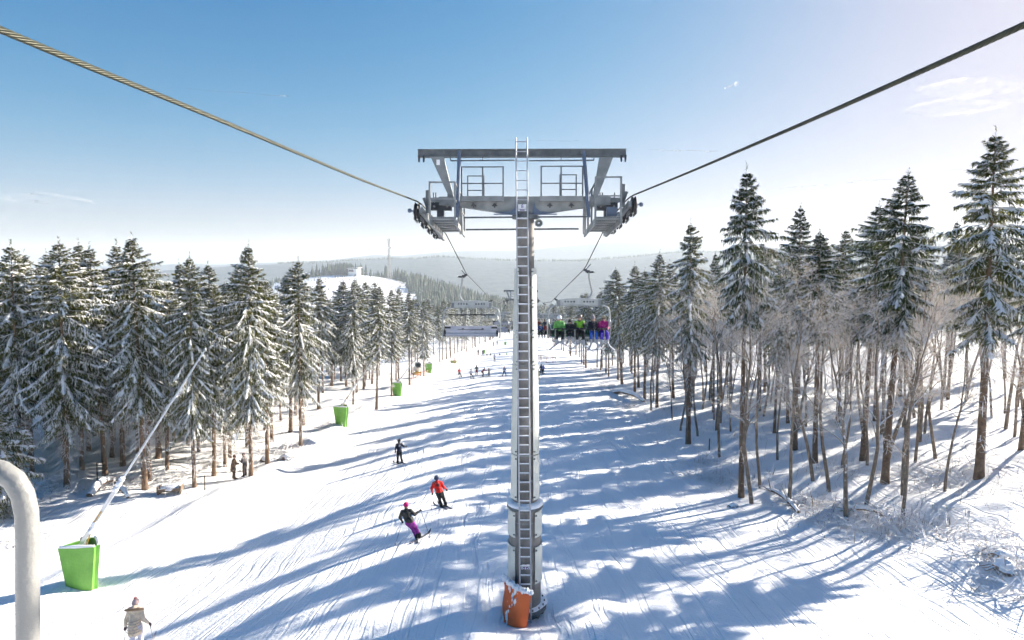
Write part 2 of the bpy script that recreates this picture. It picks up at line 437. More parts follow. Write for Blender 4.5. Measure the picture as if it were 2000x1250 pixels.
def snow_ground_material():
    m = bpy.data.materials.new('piste_snow'); m.use_nodes = True
    nt = m.node_tree; b = nt.nodes['Principled BSDF']
    b.inputs['Roughness'].default_value = 0.55
    b.inputs['Specular IOR Level'].default_value = 0.3
    g = nt.nodes.new('ShaderNodeNewGeometry')
    # far woods cover the ridges; snow lies everywhere near
    sp = nt.nodes.new('ShaderNodeSeparateXYZ'); nt.links.new(g.outputs['Position'], sp.inputs[0])
    def noise(scale, det=4, vec=None, dist=0.0):
        n = nt.nodes.new('ShaderNodeTexNoise'); n.inputs['Scale'].default_value = scale
        n.inputs['Detail'].default_value = det; n.inputs['Distortion'].default_value = dist
        nt.links.new(vec or g.outputs['Position'], n.inputs['Vector']); return n.outputs['Fac']
    def math_(op, a, b_):
        n = nt.nodes.new('ShaderNodeMath'); n.operation = op
        for i, v in enumerate((a, b_)):
            if isinstance(v, (int, float)): n.inputs[i].default_value = v
            else: nt.links.new(v, n.inputs[i])
        return n.outputs[0]
    def tracks(rot, sx, sy, scale, lo, hi, wav=1.0):
        mp = nt.nodes.new('ShaderNodeMapping'); mp.inputs['Rotation'].default_value = (0, 0, R(rot))
        mp.inputs['Scale'].default_value = (sx, sy, 1)
        nd = nt.nodes.new('ShaderNodeTexNoise'); nd.inputs['Scale'].default_value = 0.12; nd.inputs['Detail'].default_value = 2
        nt.links.new(g.outputs['Position'], nd.inputs['Vector'])
        va = nt.nodes.new('ShaderNodeVectorMath'); va.operation = 'MULTIPLY_ADD'
        nt.links.new(nd.outputs['Color'], va.inputs[0]); va.inputs[1].default_value = (wav * 1.6,) * 3
        nt.links.new(g.outputs['Position'], va.inputs[2])
        nt.links.new(va.outputs[0], mp.inputs['Vector'])
        f = noise(scale, 1, mp.outputs['Vector'])
        mr = nt.nodes.new('ShaderNodeMapRange'); mr.inputs['From Min'].default_value = lo; mr.inputs['From Max'].default_value = hi
        nt.links.new(f, mr.inputs['Value']); return mr.outputs[0]
    t1 = tracks(14, 4.5, 0.07, 1.0, 0.60, 0.68, 1.0)
    t2 = tracks(-34, 4.0, 0.07, 1.0, 0.60, 0.68, 1.6)
    grain = noise(9.0, 3); clod = noise(1.6, 3)
    h = math_('ADD', math_('MULTIPLY', t1, -0.35), math_('MULTIPLY', t2, -0.35))
    t3 = tracks(62, 3.4, 0.06, 1.0, 0.61, 0.68, 2.0)
    h = math_('ADD', h, math_('MULTIPLY', t3, -0.35))
    h = math_('ADD', h, math_('MULTIPLY', grain, 0.5))
    h = math_('ADD', h, math_('MULTIPLY', clod, 0.7))
    bp = nt.nodes.new('ShaderNodeBump'); bp.inputs['Strength'].default_value = 0.78; bp.inputs['Distance'].default_value = 0.07
    nt.links.new(h, bp.inputs['Height']); nt.links.new(bp.outputs['Normal'], b.inputs['Normal'])
    # colour: clean snow, wood-covered ridges beyond a kilometre
    dist = nt.nodes.new('ShaderNodeVectorMath'); dist.operation = 'LENGTH'; nt.links.new(g.outputs['Position'], dist.inputs[0])
    mr = nt.nodes.new('ShaderNodeMapRange'); mr.inputs['From Min'].default_value = 880; mr.inputs['From Max'].default_value = 1050
    nt.links.new(dist.outputs['Value'], mr.inputs['Value'])
    fields = nt.nodes.new('ShaderNodeMapRange'); fields.inputs['From Min'].default_value = 0.72; fields.inputs['From Max'].default_value = 0.76
    mp2 = nt.nodes.new('ShaderNodeMapping'); mp2.inputs['Scale'].default_value = (1, 0.5, 0); nt.links.new(g.outputs['Position'], mp2.inputs['Vector'])
    nt.links.new(noise(0.0035, 3, mp2.outputs['Vector']), fields.inputs['Value'])
    wood = math_('MULTIPLY', mr.outputs[0], math_('SUBTRACT', 1.0, fields.outputs[0]))
    rp = nt.nodes.new('ShaderNodeValToRGB')
    rp.color_ramp.elements[0].color = (0.045, 0.06, 0.06, 1); rp.color_ramp.elements[0].position = 0.3
    rp.color_ramp.elements[1].color = (0.10, 0.115, 0.115, 1); rp.color_ramp.elements[1].position = 0.7
    nt.links.new(noise(0.05, 4), rp.inputs['Fac'])
    sn = nt.nodes.new('ShaderNodeValToRGB')
    sn.color_ramp.elements[0].color = (0.83, 0.85, 0.88, 1); sn.color_ramp.elements[0].position = 0.3
    sn.color_ramp.elements[1].color = (0.90, 0.905, 0.92, 1); sn.color_ramp.elements[1].position = 0.7
    nt.links.new(noise(0.7, 3), sn.inputs['Fac'])
    mx = nt.nodes.new('ShaderNodeMix'); mx.data_type = 'RGBA'
    nt.links.new(wood, mx.inputs['Factor']); nt.links.new(sn.outputs[0], mx.inputs[6]); nt.links.new(rp.outputs[0], mx.inputs[7])
    nt.links.new(mx.outputs[2], b.inputs['Base Color'])
    return m
M['ground'] = snow_ground_material()

def build_ground():
    az = np.concatenate([np.arange(-180, -52, 4.0), np.arange(-52, 52.01, 0.26), np.arange(56, 180.1, 4.0)])
    rr = np.concatenate([[0.6, 2, 3.4, 4.8, 6.2], np.geomspace(7.5, 6000, 640)])
    A, RR = np.meshgrid(np.radians(az), rr)
    X = RR * np.sin(A); Y = RR * np.cos(A)
    Z = ground(X.ravel(), Y.ravel())
    V = np.stack([X.ravel(), Y.ravel(), Z], 1)
    nc = len(az); i = np.arange(len(rr) - 1)[:, None] * nc + np.arange(nc - 1)[None, :]
    i = i.ravel()
    F = np.stack([i, i + nc, i + nc + 1, i + 1], 1)[:, ::-1]
    o = link('snow_ground', np_mesh('snow_ground', V, F, [M['ground']], smooth=True))
    tag(o, 'snow covered ground, ski piste and far wooded ridges', kind='structure')
    return V[:, 2].min()
ZMIN = build_ground()

# ------------------------------------------------------------------ haze
def build_haze():
    b = MB(); z0, z1 = ZMIN - 1.0, 106.0
    b.box((0, 0, (z0 + z1) / 2), (12600, 12600, z1 - z0))
    m = bpy.data.materials.new('pale_haze'); m.use_nodes = True
    nt = m.node_tree; nt.nodes.clear()
    out = nt.nodes.new('ShaderNodeOutputMaterial'); v = nt.nodes.new('ShaderNodeVolumePrincipled')
    v.inputs['Color'].default_value = (0.80, 0.90, 1.0, 1)
    v.inputs['Density'].default_value = 0.00021
    v.inputs['Anisotropy'].default_value = 0.2
    nt.links.new(v.outputs[0], out.inputs['Volume'])
    tag(b.build('haze', m), 'pale winter haze filling the valley air', kind='stuff')
build_haze()
# ------------------------------------------------------------------ spruce trees
class Tri:
    """vectorised triangle collector"""
    def __init__(s): s.V = []; s.F = []; s.M = []; s.n = 0
    def add(s, V, F, m):
        s.V.append(V.reshape(-1, 3)); s.F.append(F.reshape(-1, 3) + s.n); s.M.append(np.full(F.size // 3, m)); s.n += V.size // 3
    def mesh(s, name, mats, smooth=False):
        return np_mesh(name, np.concatenate(s.V), np.concatenate(s.F), mats, np.concatenate(s.M), smooth)

def blades(T, P, D, S, U, L, W, sag, m, lift=0.0, vee=0.3, rng=None):
    """many little three-row twigs: P base, D direction, S side, U up (k,3); L, W (k,)"""
    k = len(P)
    ts = np.array([0.0, 0.45, 1.0]); ws = np.array([0.55, 1.0, 0.12])
    V = np.empty((k, 3, 3, 3))
    for i in range(3):
        c = P + D * (L * ts[i])[:, None] + U * (lift - sag * L * ts[i] ** 2)[:, None] if np.ndim(sag) else P + D * (L * ts[i])[:, None] + U * (lift - sag * L[:, None] * ts[i] ** 2)
        w = (W * ws[i])[:, None]
        V[:, i, 0] = c - S * w - U * (w * vee)
        V[:, i, 1] = c
        V[:, i, 2] = c + S * w - U * (w * vee)
    q = []
    for i in (0, 1):
        for j in (0, 1):
            a = i * 3 + j
            q += [(a, a + 1, a + 4), (a, a + 4, a + 3)]
    q = np.array(q)
    F = (np.arange(k)[:, None, None] * 9 + q[None])
    T.add(V, F, m)

def norm(v): return v / np.maximum(np.linalg.norm(v, axis=-1, keepdims=True), 1e-9)

def make_spruce(seed, H=16.0, crown0=0.3, rad=2.3, snow=0.6, dark=False, dens=1.0, droop=1.0, ragged=0.25, tip=True):
    rng = np.random.RandomState(seed)
    T = Tri()
    zb = crown0 * H
    z = H - 0.15; whorls = []
    while z > zb:
        whorls.append(z)
        f = (H - z) / (H - zb)
        z -= (0.20 + 0.22 * min(1, f * 2)) * rng.uniform(0.8, 1.2) / dens
    lean = rng.normal(0, 0.012, 2); asy = rng.uniform(0, 6.28, 2)
    bases, dirs, Ls, fs = [], [], [], []
    for z in whorls:
        f = (H - z) / (H - zb)
        prof = min(1, f * 2.6) ** 0.85 * (1.0 - 0.30 * max(0, (f - 0.6) / 0.4))
        prof = max(prof, 0.06)
        nb = int(rng.choice([4, 5, 5, 6]))
        a0 = rng.uniform(0, 6.28)
        for b in range(nb):
            if rng.rand() < 0.06: continue
            a = a0 + 6.283 * b / nb + rng.normal(0, 0.18)
            L = rad * prof * rng.uniform(1 - ragged, 1 + ragged * 0.6) * (1 + 0.22 * math.sin(a + asy[0]) + 0.12 * math.sin(2 * a + asy[1] + z)) + 0.12
            if rng.rand() < 0.05: L *= 0.45
            el = np.interp(f, [0, 0.12, 0.45, 1], [0.9, 0.45, 0.05, -0.22]) + rng.normal(0, 0.08)
            bases.append((lean[0] * z, lean[1] * z, z + rng.normal(0, 0.06)))
            dirs.append((math.cos(a) * math.cos(el), math.sin(a) * math.cos(el), math.sin(el)))
            Ls.append(L); fs.append(f)
    B = np.array(bases); D = np.array(dirs); L = np.array(Ls); f = np.array(fs)
    up = np.array([0, 0, 1.0])
    sag = (0.20 + 0.30 * np.clip(f * 2, 0, 1)) * droop * rng.uniform(0.6, 1.3, len(L))
    def spine(t):       # sagging branch with an upturned end
        t = np.asarray(t)
        return B + D * (L * t)[:, None] + up * (-(sag * L) * (t ** 1.8) * (1 - 0.30 * t ** 3))[:, None]
    def tang(t, e=0.04):
        return norm(spine(np.minimum(t + e, 1.0)) - spine(np.maximum(t - e, 0)))
    # wood of the branches: thin three-sided strips
    mi = 3
    prevp = None
    for t0, t1 in ((0, .35), (.35, .7), (.7, 1.0)):
        p0, p1 = spine(np.full(len(L), t0)), spine(np.full(len(L), t1))
        d = norm(p1 - p0); s = norm(np.cross(d, up)); u = np.cross(s, d)
        w0 = (0.028 * (1 - t0) * np.sqrt(L / 2) + 0.005)[:, None]; w1 = (0.028 * (1 - t1) * np.sqrt(L / 2) + 0.004)[:, None]
        V = np.stack([p0 + s * w0, p0 - s * w0, p0 + u * w0, p1 + s * w1, p1 - s * w1, p1 + u * w1], 1)
        q = np.array([(0, 1, 4), (0, 4, 3), (1, 2, 5), (1, 5, 4), (2, 0, 3), (2, 3, 5)])
        T.add(V, np.arange(len(L))[:, None, None] * 6 + q[None], 2)
    nd = 0 if not dark else 1
    # side twigs along every branch
    steps = 13
    for si in range(steps):
        t = 0.14 + 0.86 * (si + rng.rand(len(L)) * 0.8) / steps
        t = np.minimum(t, 0.99)
        for side in (-1, 1):
            keep = (rng.rand(len(L)) < np.clip(L * 0.55 + 0.3, 0, 0.95))
            if not keep.any(): continue
            p = spine(t)[keep]; d = tang(t)[keep]; Lk = L[keep]; tk = t[keep]; fk = f[keep]
            k = len(p)
            s = norm(np.cross(d, up)) * side
            ang = rng.uniform(0.7, 1.15, k)
            hang = rng.uniform(0.15, 0.75, k) * droop * np.clip(fk * 2.5, 0.15, 1)
            td = norm(d * np.cos(ang)[:, None] + s * np.sin(ang)[:, None] - up * hang[:, None])
            ts = norm(np.cross(td, up)); tu = np.cross(ts, td)
            tl = (0.16 + 0.36 * np.sqrt(Lk) * (1.05 - tk) ** 0.75) * rng.uniform(0.7, 1.25, k)
            tw = rng.uniform(0.024, 0.044, k) * (0.75 + 0.25 * np.clip(fk * 3, 0, 1))
            sg = rng.uniform(0.2, 0.6, k)
            onesU = up[None] * np.ones((k, 1))
            # a fan of three narrow sprigs per twig
            for spl, lf in ((0.0, 1.0), (0.62, 0.66), (-0.62, 0.66)):
                d3 = norm(td + ts * spl + rng.normal(0, 0.06, (k, 3))); s3 = norm(np.cross(d3, up)); o3 = p + td * (tl * (0.0 if spl == 0 else 0.22))[:, None]
                blades(T, o3, d3, s3, onesU, tl * lf, tw, sg, 0, 0.0, 0.55)
                sn3 = rng.rand(k) < snow * np.clip(0.35 + 0.6 * tk, 0, 1) * np.clip(0.35 + 1.3 * fk, 0.3, 1.15)
                if sn3.any():
                    m_ = sn3.sum(); blades(T, (o3 + d3 * 0.02)[sn3], d3[sn3], s3[sn3], onesU[sn3], tl[sn3] * lf * rng.uniform(0.6, 1.0, m_), tw[sn3] * rng.uniform(0.55, 1.05, m_), sg[sn3], 1, 0.022, 0.75)
            # snow sits along the upper side
            # branchlets that hang below
            hg = rng.rand(k) < 0.75 * np.clip(fk * 3, 0.1, 1)
            if hg.any():
                kk = hg.sum(); o = p[hg] + td[hg] * (tl[hg] * rng.uniform(0.25, 0.85, kk))[:, None]
                hd = norm(td[hg] * 0.35 - up * rng.uniform(0.7, 1.4, kk)[:, None] + rng.normal(0, 0.15, (kk, 3)))
                hs = norm(np.cross(hd, rng.normal(0, 1, (kk, 3))))
                hu = np.cross(hs, hd)
                frost = rng.rand(kk) < snow * 0.30
                for mm, sel in ((0, ~frost), (1, frost)):
                    if sel.any():
                        blades(T, o[sel], hd[sel], hs[sel], hu[sel], rng.uniform(0.16, 0.42, sel.sum()) * np.clip(0.5 + fk[hg][sel], 0.5, 1.2), rng.uniform(0.016, 0.032, sel.sum()), 0.1, mm, 0.0, 0.4)
    # heavier snow pads along the spines
    for si in range(7):
        t = 0.22 + 0.76 * (si + rng.rand(len(L))) / 7
        keep = rng.rand(len(L)) < snow * 0.62 * np.clip(0.2 + 2 * f, 0, 1)
        if not keep.any(): continue
        p = spine(t)[keep] + up * 0.02; d = tang(t)[keep]; k = len(p)
        s = norm(np.cross(d, up))
        blades(T, p, d, s, up[None] * np.ones((k, 1)), np.clip(L[keep] * 0.22, 0.1, 0.42) * rng.uniform(0.7, 1.2, k), rng.uniform(0.045, 0.12, k) * np.clip(L[keep], 0.5, 1.3), 0.35 * np.ones(k), 1, 0.05, 0.9)
    # leader
    k = 26
    lz = H + rng.uniform(-0.6, 0.55, k); a = rng.uniform(0, 6.28, k)
    p = np.stack([lean[0] * lz, lean[1] * lz, lz], 1)
    d = norm(np.stack([np.cos(a), np.sin(a), rng.uniform(0.5, 1.4, k)], 1)); s = norm(np.cross(d, up))
    blades(T, p, d, s, np.cross(s, d), rng.uniform(0.12, 0.28, k), rng.uniform(0.018, 0.03, k), 0.0, 0, 0, 0.4)
    crown = T.mesh('spruce_crown', [M['needles_dark'] if dark else M['needles'], M['snow_clump'], M['bark']])
    # trunk
    b = MB(); n = 14; pts, rs = [], []
    r0 = 0.0125 * H
    for i in range(n + 1):
        u_ = i / n; zz = -0.5 + (H + 0.9) * u_
        pts.append((lean[0] * zz + 0.02 * math.sin(u_ * 9 + seed), lean[1] * zz + 0.02 * math.cos(u_ * 7 + seed), zz))
        rs.append(max(0.008, r0 * (1 - u_) ** 0.75 * (1.0 + 0.35 * math.exp(-u_ * 26))))
    b.tube(pts, rs, 9)
    trunk = b.mesh('spruce_trunk', M['bark'], True)
    # dead lower branches
    T = Tri()
    nl = int(120 * dens)
    zz = zb * rng.uniform(0.18, 1.12, nl) + 0.3
    a = rng.uniform(0, 6.28, nl); el = rng.uniform(-0.45, 0.1, nl)
    dl = np.stack([np.cos(a) * np.cos(el), np.sin(a) * np.cos(el), np.sin(el)], 1)
    base = np.stack([lean[0] * zz, lean[1] * zz, zz], 1)
    ln = rng.uniform(0.4, 1.0, nl) * np.interp(zz, [0, zb], [0.7, 1.9])
    def strip(p0, p1, w0, w1, m):
        d = norm(p1 - p0); s = norm(np.cross(d, up)); u = np.cross(s, d)
        w0 = w0[:, None]; w1 = w1[:, None]
        V = np.stack([p0 + s * w0, p0 - s * w0, p0 + u * w0, p1 + s * w1, p1 - s * w1, p1 + u * w1], 1)
        q = np.array([(0, 1, 4), (0, 4, 3), (1, 2, 5), (1, 5, 4), (2, 0, 3), (2, 3, 5)])
        T.add(V, np.arange(len(p0))[:, None, None] * 6 + q[None], m)
    mid = base + dl * (ln * 0.5)[:, None] - up * (0.06 * ln)[:, None]
    end = base + dl * ln[:, None] - up * (0.25 * ln)[:, None]
    strip(base, mid, np.full(nl, 0.016), np.full(nl, 0.011), 0); strip(mid, end, np.full(nl, 0.011), np.full(nl, 0.005), 0)
    for j in range(6):
        tt = rng.uniform(0.2, 1.0, nl)[:, None]
        p = np.where(tt < 0.5, base + (mid - base) * tt * 2, mid + (end - mid) * (tt * 2 - 1))
        d2 = norm(dl + rng.normal(0, 0.7, (nl, 3)) - up * 0.35)
        strip(p, p + d2 * (rng.uniform(0.15, 0.5, nl) * np.minimum(ln, 1.2))[:, None], np.full(nl, 0.008), np.full(nl, 0.003), 0)
    low = T.mesh('spruce_lower_branches', [M['dead']])
    return dict(H=H, crown=crown, trunk=trunk, low=low)

SPR = {
    'a': make_spruce(1, 16, 0.28, 3.0, 0.74, False, 1.0, 1.15),
    'b': make_spruce(2, 16, 0.37, 2.8, 0.78, False, 1.0, 1.0, 0.35),
    'c': make_spruce(3, 16, 0.39, 2.5, 0.70, False, 0.95, 1.0, 0.3),
    'd': make_spruce(4, 16, 0.45, 2.15, 0.64, False, 1.0, 0.9, 0.4),
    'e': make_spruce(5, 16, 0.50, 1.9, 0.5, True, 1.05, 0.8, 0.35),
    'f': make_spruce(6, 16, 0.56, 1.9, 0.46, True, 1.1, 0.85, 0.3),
    'w': make_spruce(7, 16, 0.26, 2.1, 0.98, False, 1.0, 1.5, 0.4),
    'g': make_spruce(21, 16, 0.42, 2.3, 0.80, False, 0.85, 1.25, 0.55),
    'h': make_spruce(22, 15.2, 0.33, 2.8, 0.86, False, 0.9, 1.1, 0.5, False),
    'y': make_spruce(8, 6, 0.05, 1.6, 0.9, False, 1.2, 1.0, 0.25),
}
WR = random.Random(77)
def place_spruce(var, x, y, H, rz, name='spruce_tree', low=True):
    s = SPR[var]
    k = H / s['H']
    t = empty(name, (x, y, G(x, y) - 0.05), rz, k)
    w = WR.uniform(0.68, 0.98); t.scale = (k * w, k * w, k); t.rotation_euler = (WR.gauss(0, 0.02), WR.gauss(0, 0.02), rz)
    link('trunk', s['trunk'], t); link('crown', s['crown'], t)
    if low: link('lower_branches', s['low'], t)
    return t

# ------------------------------------------------------------------ bare beech trees
def make_beech(seed, H=11.0, stems=1, lean=0.06, twigs=1.0):
    rng = random.Random(seed); b = MB(); w = MB()
    def grow(p, d, L, r, lev, steps):
        pts = [p.copy()]; rs = [r]; dd = d.copy()
        for i in range(steps):
            dd = (dd + Vector((rng.gauss(0, 1), rng.gauss(0, 1), rng.gauss(0.25 if lev else 0.1, 0.7))) * (0.055 if lev == 0 else 0.18)).normalized()
            pts.append(pts[-1] + dd * (L / steps)); rs.append(max(0.003, r * (1 - 0.82 * (i + 1) / steps)))
        (b if lev < 2 else w).tube(pts, rs, (7, 5, 4, 3)[min(lev, 3)], cap=False)
        if lev >= 4: return
        nch = {0: int(13 * H / 11), 1: 8, 2: 5, 3: 3}[lev]
        for c in range(nch):
            u = rng.uniform(0.34 if lev == 0 else 0.15, 1.0)
            j = u * steps; i = min(int(j), steps - 1); q = pts[i].lerp(pts[i + 1], j - i)
            ax = (pts[i + 1] - pts[i]).normalized()
            sd = ax.cross(Vector((rng.gauss(0, 1), rng.gauss(0, 1), rng.gauss(0, 1)))).normalized()
            ang = rng.uniform(0.45, 1.0)
            nd = (ax * math.cos(ang) + sd * math.sin(ang)).normalized()
            if lev <= 1: nd.z = nd.z * 0.7 + 0.12; nd.normalize()
            Lc = L * {0: rng.uniform(0.12, 0.28), 1: rng.uniform(0.30, 0.5), 2: rng.uniform(0.3, 0.55), 3: rng.uniform(0.35, 0.6)}[lev]
            rc = max(0.004, (r * (1 - 0.75 * u)) * {0: 0.5, 1: 0.5, 2: 0.5, 3: 0.6}[lev])
            grow(q, nd, Lc, rc, lev + 1, (4, 3, 2, 2)[lev])
    for s in range(stems):
        a = rng.uniform(0, 6.28); ln = lean * (1 if stems == 1 else 2.2)
        d = Vector((math.cos(a) * ln, math.sin(a) * ln, 1)).normalized()
        grow(Vector((0.12 * s * math.cos(a), 0.12 * s * math.sin(a), -0.4)), d, H * rng.uniform(0.85, 1.0), 0.0088 * H * rng.uniform(0.8, 1.15), 0, 12)
    return dict(H=H, trunk=b.mesh('beech_trunk', M['beech'], True), branches=w.mesh('beech_branches', M['beech_twig'], True))
BEE = [make_beech(11, 11, 1), make_beech(12, 11, 1, 0.07), make_beech(13, 11, 1, 0.09), make_beech(14, 11, 1, 0.05), make_beech(15, 11, 1, 0.03)]
def place_beech(i, x, y, H, rz):
    s = BEE[i % len(BEE)]
    t = empty('beech_tree', (x, y, G(x, y) - 0.05), rz, H / s['H'])
    link('trunk', s['trunk'], t); link('branches', s['branches'], t)
    return t
# ------------------------------------------------------------------ the forest
rnd = random.Random(42)
taken = []
def free(x, y, dmin):
    return all((x - a) ** 2 + (y - b) ** 2 > dmin * dmin for a, b in taken)
def hero(base, top_py, var, label, group=None, rz=None, p=None):
    p = p or at(*base)
    px, py, dep = proj(p)
    H = (py - top_py) * dep / FPX
    t = place_spruce(var, p.x, p.y, H, rnd.uniform(0, 6.28) if rz is None else rz)
    taken.append((p.x, p.y))
    tag(t, label, 'spruce', group)
    return t
GL = 'front row spruces left of the piste'
GR = 'tall spruces right of the piste'
hero((132, 952), 478, 'a', 'tall snow laden spruce at the left edge, bare trunk foot, nearest the left side', GL)
hero((40, 945), 486, 'h', 'broad snowy spruce cut by the left edge of the picture', GL)
hero((205, 930), 488, 'g', 'slim snowy spruce between the two tallest on the far left', GL)
hero((283, 958), 470, 'b', 'tallest pointed spruce on the far left, behind the long snow lance', GL)
hero((380, 952), 506, 'a', 'spruce with heavy white drooping boughs at the tip of the nearest snow lance', GL)
hero((418, 930), 560, 'c', 'shorter spruce just left of the two walkers', GL)
hero((490, 930), 484, 'a', 'tall snowy spruce rising beside the two walkers', GL)
hero((523, 905), 545, 'd', 'slim spruce standing in the dark brush pile right of the walkers', GL)
hero((587, 873), 514, 'h', 'single spruce at the piste edge left of the second green pad', GL)
hero((622, 800), 545, 'g', 'spruce just behind the second green pad, to its left', GL)
hero((690, 790), 556, 'w', 'thickly white frosted spruce behind the second snow lance', GL)
hero((735, 800), 560, 'd', 'spruce with a clean dark trunk between second and third green pads', GL)
hero((765, 775), 566, 'c', 'spruce standing right behind the third green pad', GL)
hero((800, 752), 572, 'd', 'spruce right of the third green pad, before the fan snow gun', GL)
hero((828, 735), 585, 'w', 'white frosted spruce behind the fan snow gun', GL)
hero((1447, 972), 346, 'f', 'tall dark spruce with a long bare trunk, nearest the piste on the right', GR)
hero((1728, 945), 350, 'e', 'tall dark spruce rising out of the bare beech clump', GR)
hero((1912, 936), 276, 'd', 'tallest broad dark spruce at the far right with thick trunk', GR)
hero((1345, 868), 442, 'g', 'leafy topped spruce left of the tall dark one on the right', GR)
hero((1283, 797), 498, 'c', 'spruce at the right piste edge with drooping snowy boughs', GR)
hero((1240, 770), 520, 'c', 'snowy spruce just right of the occupied chair', GR)
hero((1215, 750), 528, 'b', 'bushy snowy spruce right behind the occupied chair', GR)
hero((1592, 905), 462, 'f', 'dark spruce among beeches, between the two tall dark ones', GR)
hero((1553, 880), 412, 'e', 'thin spire topped spruce behind the bare beeches', GR)
hero((1995, 880), 380, 'e', 'dark spruce cut by the right edge of the picture', GR)
hero((1685, 900), 408, 'e', 'slender dark spruce just left of the one in the beech clump', GR)
t = hero((8, 1010), 800, 'y', 'small young spruce with thick snow at the lower left edge', None)

EDGE_L, EDGE_R = 'edge spruce left', 'edge spruce right'
def fill(n, xr, yr, dmin, hs, vars_, label, group, cond, cat='spruce', name='spruce_tree', low=True):
    k = 0; tries = 0
    while k < n and tries < n * 60:
        tries += 1
        x, y = rnd.uniform(*xr), rnd.uniform(*yr)
        if not cond(x, y) or not free(x, y, dmin): continue
        taken.append((x, y)); k += 1
        t = place_spruce(rnd.choice(vars_), x, y, rnd.uniform(*hs), rnd.uniform(0, 6.28), name, low)
        tag(t, label, cat, group)
    return k
inview = lambda x, y, m=40: -m < proj((x, y, G(x, y)))[0] < 2000 + m
# left wood: the edge of the piste first, then the depth behind it
fill(26, (-24, -9), (95, 320), 3.0, (14.5, 17.5), 'bcdcdgh', EDGE_L, 'spruces along the far left piste edge',
     lambda x, y: PISTE_L(y) - 4.0 < x < PISTE_L(y) - 1.2)
fill(72, (-62, -21), (40, 64), 1.9, (11.0, 17), 'aabchg', 'snowy spruce in the near left wood behind the front row', 'spruces in the near left wood',
     lambda x, y: PISTE_L(y) - 30 < x < PISTE_L(y) - 2.0 and inview(x, y, 60))
fill(50, (-60, -21), (62, 130), 2.6, (12, 17.5), 'abcdcgh', 'snowy spruce deeper in the left wood beyond the second green pad', 'spruces inside the left wood',
     lambda x, y: PISTE_L(y) - 22 < x < PISTE_L(y) - 2.5 and inview(x, y))
fill(24, (-60, -10), (120, 330), 3.4, (14, 17.5), 'bcd', 'small distant spruce deep in the far left wood', 'spruces deep in the far left wood',
     lambda x, y: PISTE_L(y) - 22 < x < PISTE_L(y) - 3, low=False)
# right wood
fill(26, (10, 22), (62, 300), 3.0, (13.5, 16.5), 'bcdegh', EDGE_R, 'spruces along the far right piste edge',
     lambda x, y: PISTE_R(y) + 1.5 < x < PISTE_R(y) + 4.5)
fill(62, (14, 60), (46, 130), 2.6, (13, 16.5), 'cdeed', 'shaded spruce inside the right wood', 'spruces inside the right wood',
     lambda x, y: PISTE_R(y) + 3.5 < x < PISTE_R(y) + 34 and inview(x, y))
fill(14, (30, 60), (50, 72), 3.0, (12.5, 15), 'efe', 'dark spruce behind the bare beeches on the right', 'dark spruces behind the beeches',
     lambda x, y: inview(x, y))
fill(20, (12, 46), (120, 330), 3.4, (14, 17), 'bcd', 'small distant spruce deep in the far right wood', 'spruces deep in the far right wood',
     lambda x, y: PISTE_R(y) + 3 < x < PISTE_R(y) + 26, low=False)
fill(26, (-34, 36), (330, 370), 3.2, (14, 18), 'bcd', 'distant spruce closing the bottom end of the piste', 'spruces closing the piste end',
     lambda x, y: True, low=False)
# bare beeches on the right
GB = 'bare beeches right of the piste'
heroes_b = [((1470, 985), 540, 'bare leaning beech right beside the tall dark spruce trunk'),
            ((1405, 893), 560, 'bare snowy beech left of the tall dark spruce trunk'),
            ((1340, 868), 600, 'frosted bare beech at the front edge of the right wood, leaning to the piste'),
            ((1540, 985), 560, 'bare beech with a long white bough bent down to the snow'),
            ((1655, 1022), 500, 'thick bare beech at the front of the clump, left of centre'),
            ((1690, 985), 560, 'thin bare beech second from the front of the clump'),
            ((1762, 1012), 590, 'bare beech at the right front corner of the clump'),
            ((1845, 960), 640, 'thin bare beech between the clump and the thick dark trunk'),
            ((1620, 960), 520, 'tall thin bare beech left in the clump'),
            ((1590, 940), 540, 'bare snowy beech in the middle of the clump')]
for i, (bp_, tp, lab) in enumerate(heroes_b):
    p = at(*bp_); px, py, dep = proj(p); taken.append((p.x, p.y))
    tag(place_beech(i, p.x, p.y, (py - tp) * dep / FPX, rnd.uniform(0, 6.28)), lab, 'beech', GB)
k = 0
while k < 78:
    x, y = rnd.uniform(13, 40), rnd.uniform(27, 70)
    if not free(x, y, 1.0) or not inview(x, y) or x < PISTE_R(y) + 0.8: continue
    if y < 32 and x > 21: continue
    taken.append((x, y)); k += 1
    tag(place_beech(rnd.randrange(5), x, y, rnd.uniform(9, 13.5), rnd.uniform(0, 6.28)), 'thin bare beech stem standing within the right wood', 'beech', 'beech stems within the right wood')

# the two rows along the piste are told apart by their place in the row
WORDS = ['first', 'second', 'third', 'fourth', 'fifth', 'sixth', 'seventh', 'eighth', 'ninth', 'tenth', 'eleventh', 'twelfth', 'thirteenth', 'fourteenth', 'fifteenth', 'sixteenth', 'seventeenth', 'eighteenth', 'nineteenth', 'twentieth']
WORDS += ['twenty-' + w for w in WORDS[:9]]
for mark, text in ((EDGE_L, '%s spruce, counted away from the viewer, along the far left edge of the piste'), (EDGE_R, '%s spruce, counted away from the viewer, along the shaded right edge of the piste')):
    row = sorted([o for o in scene.objects if o.get('label') == mark], key=lambda o: o.location.y)
    for o, w in zip(row, WORDS): o['label'] = text % w
# ------------------------------------------------------------------ ropeway tower
TX, TY = 0.14, 18.0
LX, RX = -3.05, 3.30          # the two ropes
def tw(px, py, y=TY):
    """a picture position taken to the upright plane through the tower"""
    d = ray(px, py); k = y / d.y
    return Vector((d.x * k, y, d.z * k))

